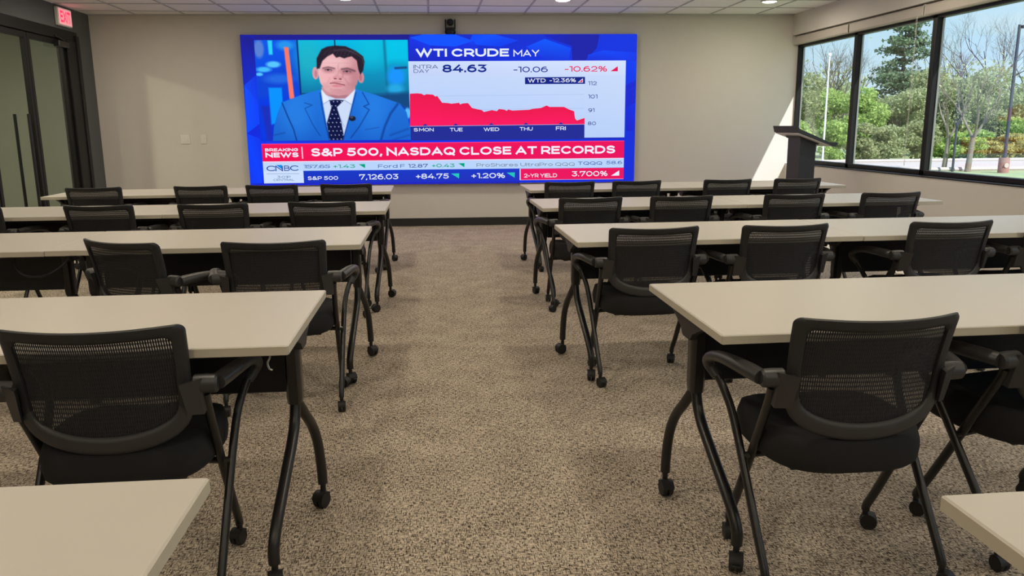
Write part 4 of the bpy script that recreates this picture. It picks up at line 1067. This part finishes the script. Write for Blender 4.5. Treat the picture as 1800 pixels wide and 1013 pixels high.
bare_tree('bare_tree', .655, 66, 10.6, 'leafless tree right behind the pine', 13, depth=5, r=.013)
bare_tree('bare_tree', .712, 60, 12.6, 'tallest leafless tree rising above the two pale young trees', 14, depth=6, spread=.38, r=.013)
bare_tree('bare_tree', .768, 72, 14.0, 'leafless tree behind the dark lamp post', 15, depth=6, r=.013, spread=.38)
bare_tree('young_tree', .672, 33.8, 5.0, 'young pale tree with few buds beside the window frame', 21, 'bark', 5, .28, ('leaf_sage', 1, .08), .019, .30, (2, 3), .34)
bare_tree('young_tree', .7055, 32.8, 5.4, 'young pale forked tree standing by the kerb', 22, 'bark', 5, .30, ('leaf_sage', 1, .08), .021, .28, (2, 3), .34)
B = [('spring_tree', .474, 48, 5.0, 3.2, 'leaf_olive', 'olive green bushy tree at the edge of the first window'),
     ('spring_tree', .510, 50, 4.6, 3.6, 'leaf_spring', 'bright green leafy tree behind the flagpole'),
     ('spring_tree', .548, 47, 4.4, 3.4, 'leaf_spring', 'bright green leafy tree behind the first window bar'),
     ('spring_tree', .578, 49, 4.2, 3.0, 'leaf_sage', 'grey green bushy tree below the pine, to its left'),
     ('spring_tree', .612, 47, 4.3, 3.2, 'leaf_sage', 'grey green tree standing before the pine trunk'),
     ('spring_tree', .645, 50, 6.0, 3.6, 'leaf_olive', 'olive tree filling the second window beside the bar'),
     ('spring_tree', .682, 48, 5.0, 3.6, 'leaf_sage', 'grey green tree behind the pale young tree by the frame'),
     ('spring_tree', .716, 51, 5.8, 4.0, 'leaf_sage', 'large grey green tree behind the forked young tree'),
     ('spring_tree', .752, 48, 4.6, 3.8, 'leaf_sage', 'grey green tree behind the lamp post, to its left'),
     ('spring_tree', .790, 51, 4.6, 4.0, 'leaf_olive', 'olive tree at the far edge behind the lamp post')]
for i, (nm, u, D, h, w, lm, lab) in enumerate(B): bush_tree(nm, u, D, h, w, lm, 6500, lab, 'tree', 40+i, .105)
H = [('shrub', .470, 42.8, 2.6, 2.0, 'leaf_spring', 'low green shrub under the first window view, by the frame'), ('shrub', .517, 43.2, 2.4, 2.0, 'leaf_spring', 'low bright shrub beside the flagpole base'),
     ('shrub', .556, 43.4, 2.2, 2.0, 'leaf_olive', 'low olive shrub behind the first window bar'), ('shrub', .592, 43.2, 2.2, 2.0, 'leaf_sage', 'low grey green shrub under the pine'),
     ('shrub', .630, 43.4, 2.2, 2.2, 'leaf_olive', 'low olive shrub beside the second window bar'), ('shrub', .672, 43.2, 1.6, 2.2, 'leaf_spring', 'low green shrub across the road behind the first young tree'),
     ('shrub', .708, 43.0, 1.7, 2.2, 'leaf_spring', 'low green shrub across the road behind the forked young tree'), ('shrub', .742, 42.8, 1.3, 2.2, 'leaf_gold', 'golden shrub across the road left of the lamp post'),
     ('shrub', .772, 42.8, 1.5, 2.2, 'leaf_gold', 'golden shrub across the road right behind the lamp post'), ('shrub', .802, 43.0, 2.8, 2.2, 'leaf_rust', 'rust coloured shrub at the far edge of the third window'),
     ('shrub', .768, 45.6, 2.4, 2.6, 'leaf_spring', 'taller green shrub rising behind the golden shrubs')]
for i, (nm, u, D, h, w, lm, lab) in enumerate(H): bush_tree(nm, u, D, h, w, lm, 3600, lab, 'shrub', 70+i, .09, trunk=False)
# backdrop of woodland further off, uncountable
rng = np.random.default_rng(5); wd = MB(); pts = []
for u in np.arange(.40, .90, .006):
    D = rng.uniform(76, 90); hh = rng.uniform(4.4, 6.6)+1.2*math.sin(u*40); q = rng.normal(size=(420, 3))*np.array([1.1, 1.1, hh*.26])
    pts.append(q+np.array([u*D, D, GZ+hh*.45]))
pts = np.vstack(pts); pts[:, 2] = np.maximum(pts[:, 2], GZ+.1)
leaf_quads(wd, pts, .28, rng)
tag(wd.build('woodland', 'leaf_sage'), 'hazy grey green woodland far behind the trees', 'woodland', kind='stuff')

fp = tag(empty('flagpole', (20.16, 40.0, GZ)), 'slim white flagpole seen through the first window', 'pole')
MB().tube([(0, 0, 0), (0, 0, 5.42)], [.048, .036], n=12, smooth=False).build('pole_shaft', 'pole_white', fp, smooth=True)
MB().lathe([(0.01, 5.40), (.07, 5.44), (.09, 5.50), (.07, 5.56), (.01, 5.60)], n=14).build('finial', 'pole_white', fp, smooth=True)
lp = tag(empty('lamp_post', (24.02, 31.76, GZ)), 'dark parking lamp post on a red painted base', 'lamp post')
MB().lathe([(.21, 0), (.21, .60), (.19, .63), (.05, .63)], n=20).build('pier_base', 'brick_red', lp, smooth=True)
MB().lathe([(.07, -.004), (.10, -.004), (.10, .012), (.07, .012)], (-0.03, -.215, .32), n=20, axis='y').build('round_emblem', 'concrete', lp)
MB().tube([(0, 0, .6), (0, 0, 6.0)], [.075, .055], n=12, smooth=False).build('shaft', 'pole_dark', lp, smooth=True)
MB().box((.42, 0, 5.92), (.72, .28, .11), bev=.02).build('lamp_head', 'pole_dark', lp)
sp = tag(empty('signpost', (22.57, 32.97, GZ)), 'thin dark post standing between the two young trees', 'post')
MB().tube([(0, 0, 0), (0, 0, 2.05)], .05, n=10, smooth=False).build('post', 'pole_dark', sp, smooth=True)
MB().lathe([(.05, 2.04), (.035, 2.10), (.01, 2.11)], n=10).build('post_cap', 'pole_dark', sp, smooth=True)
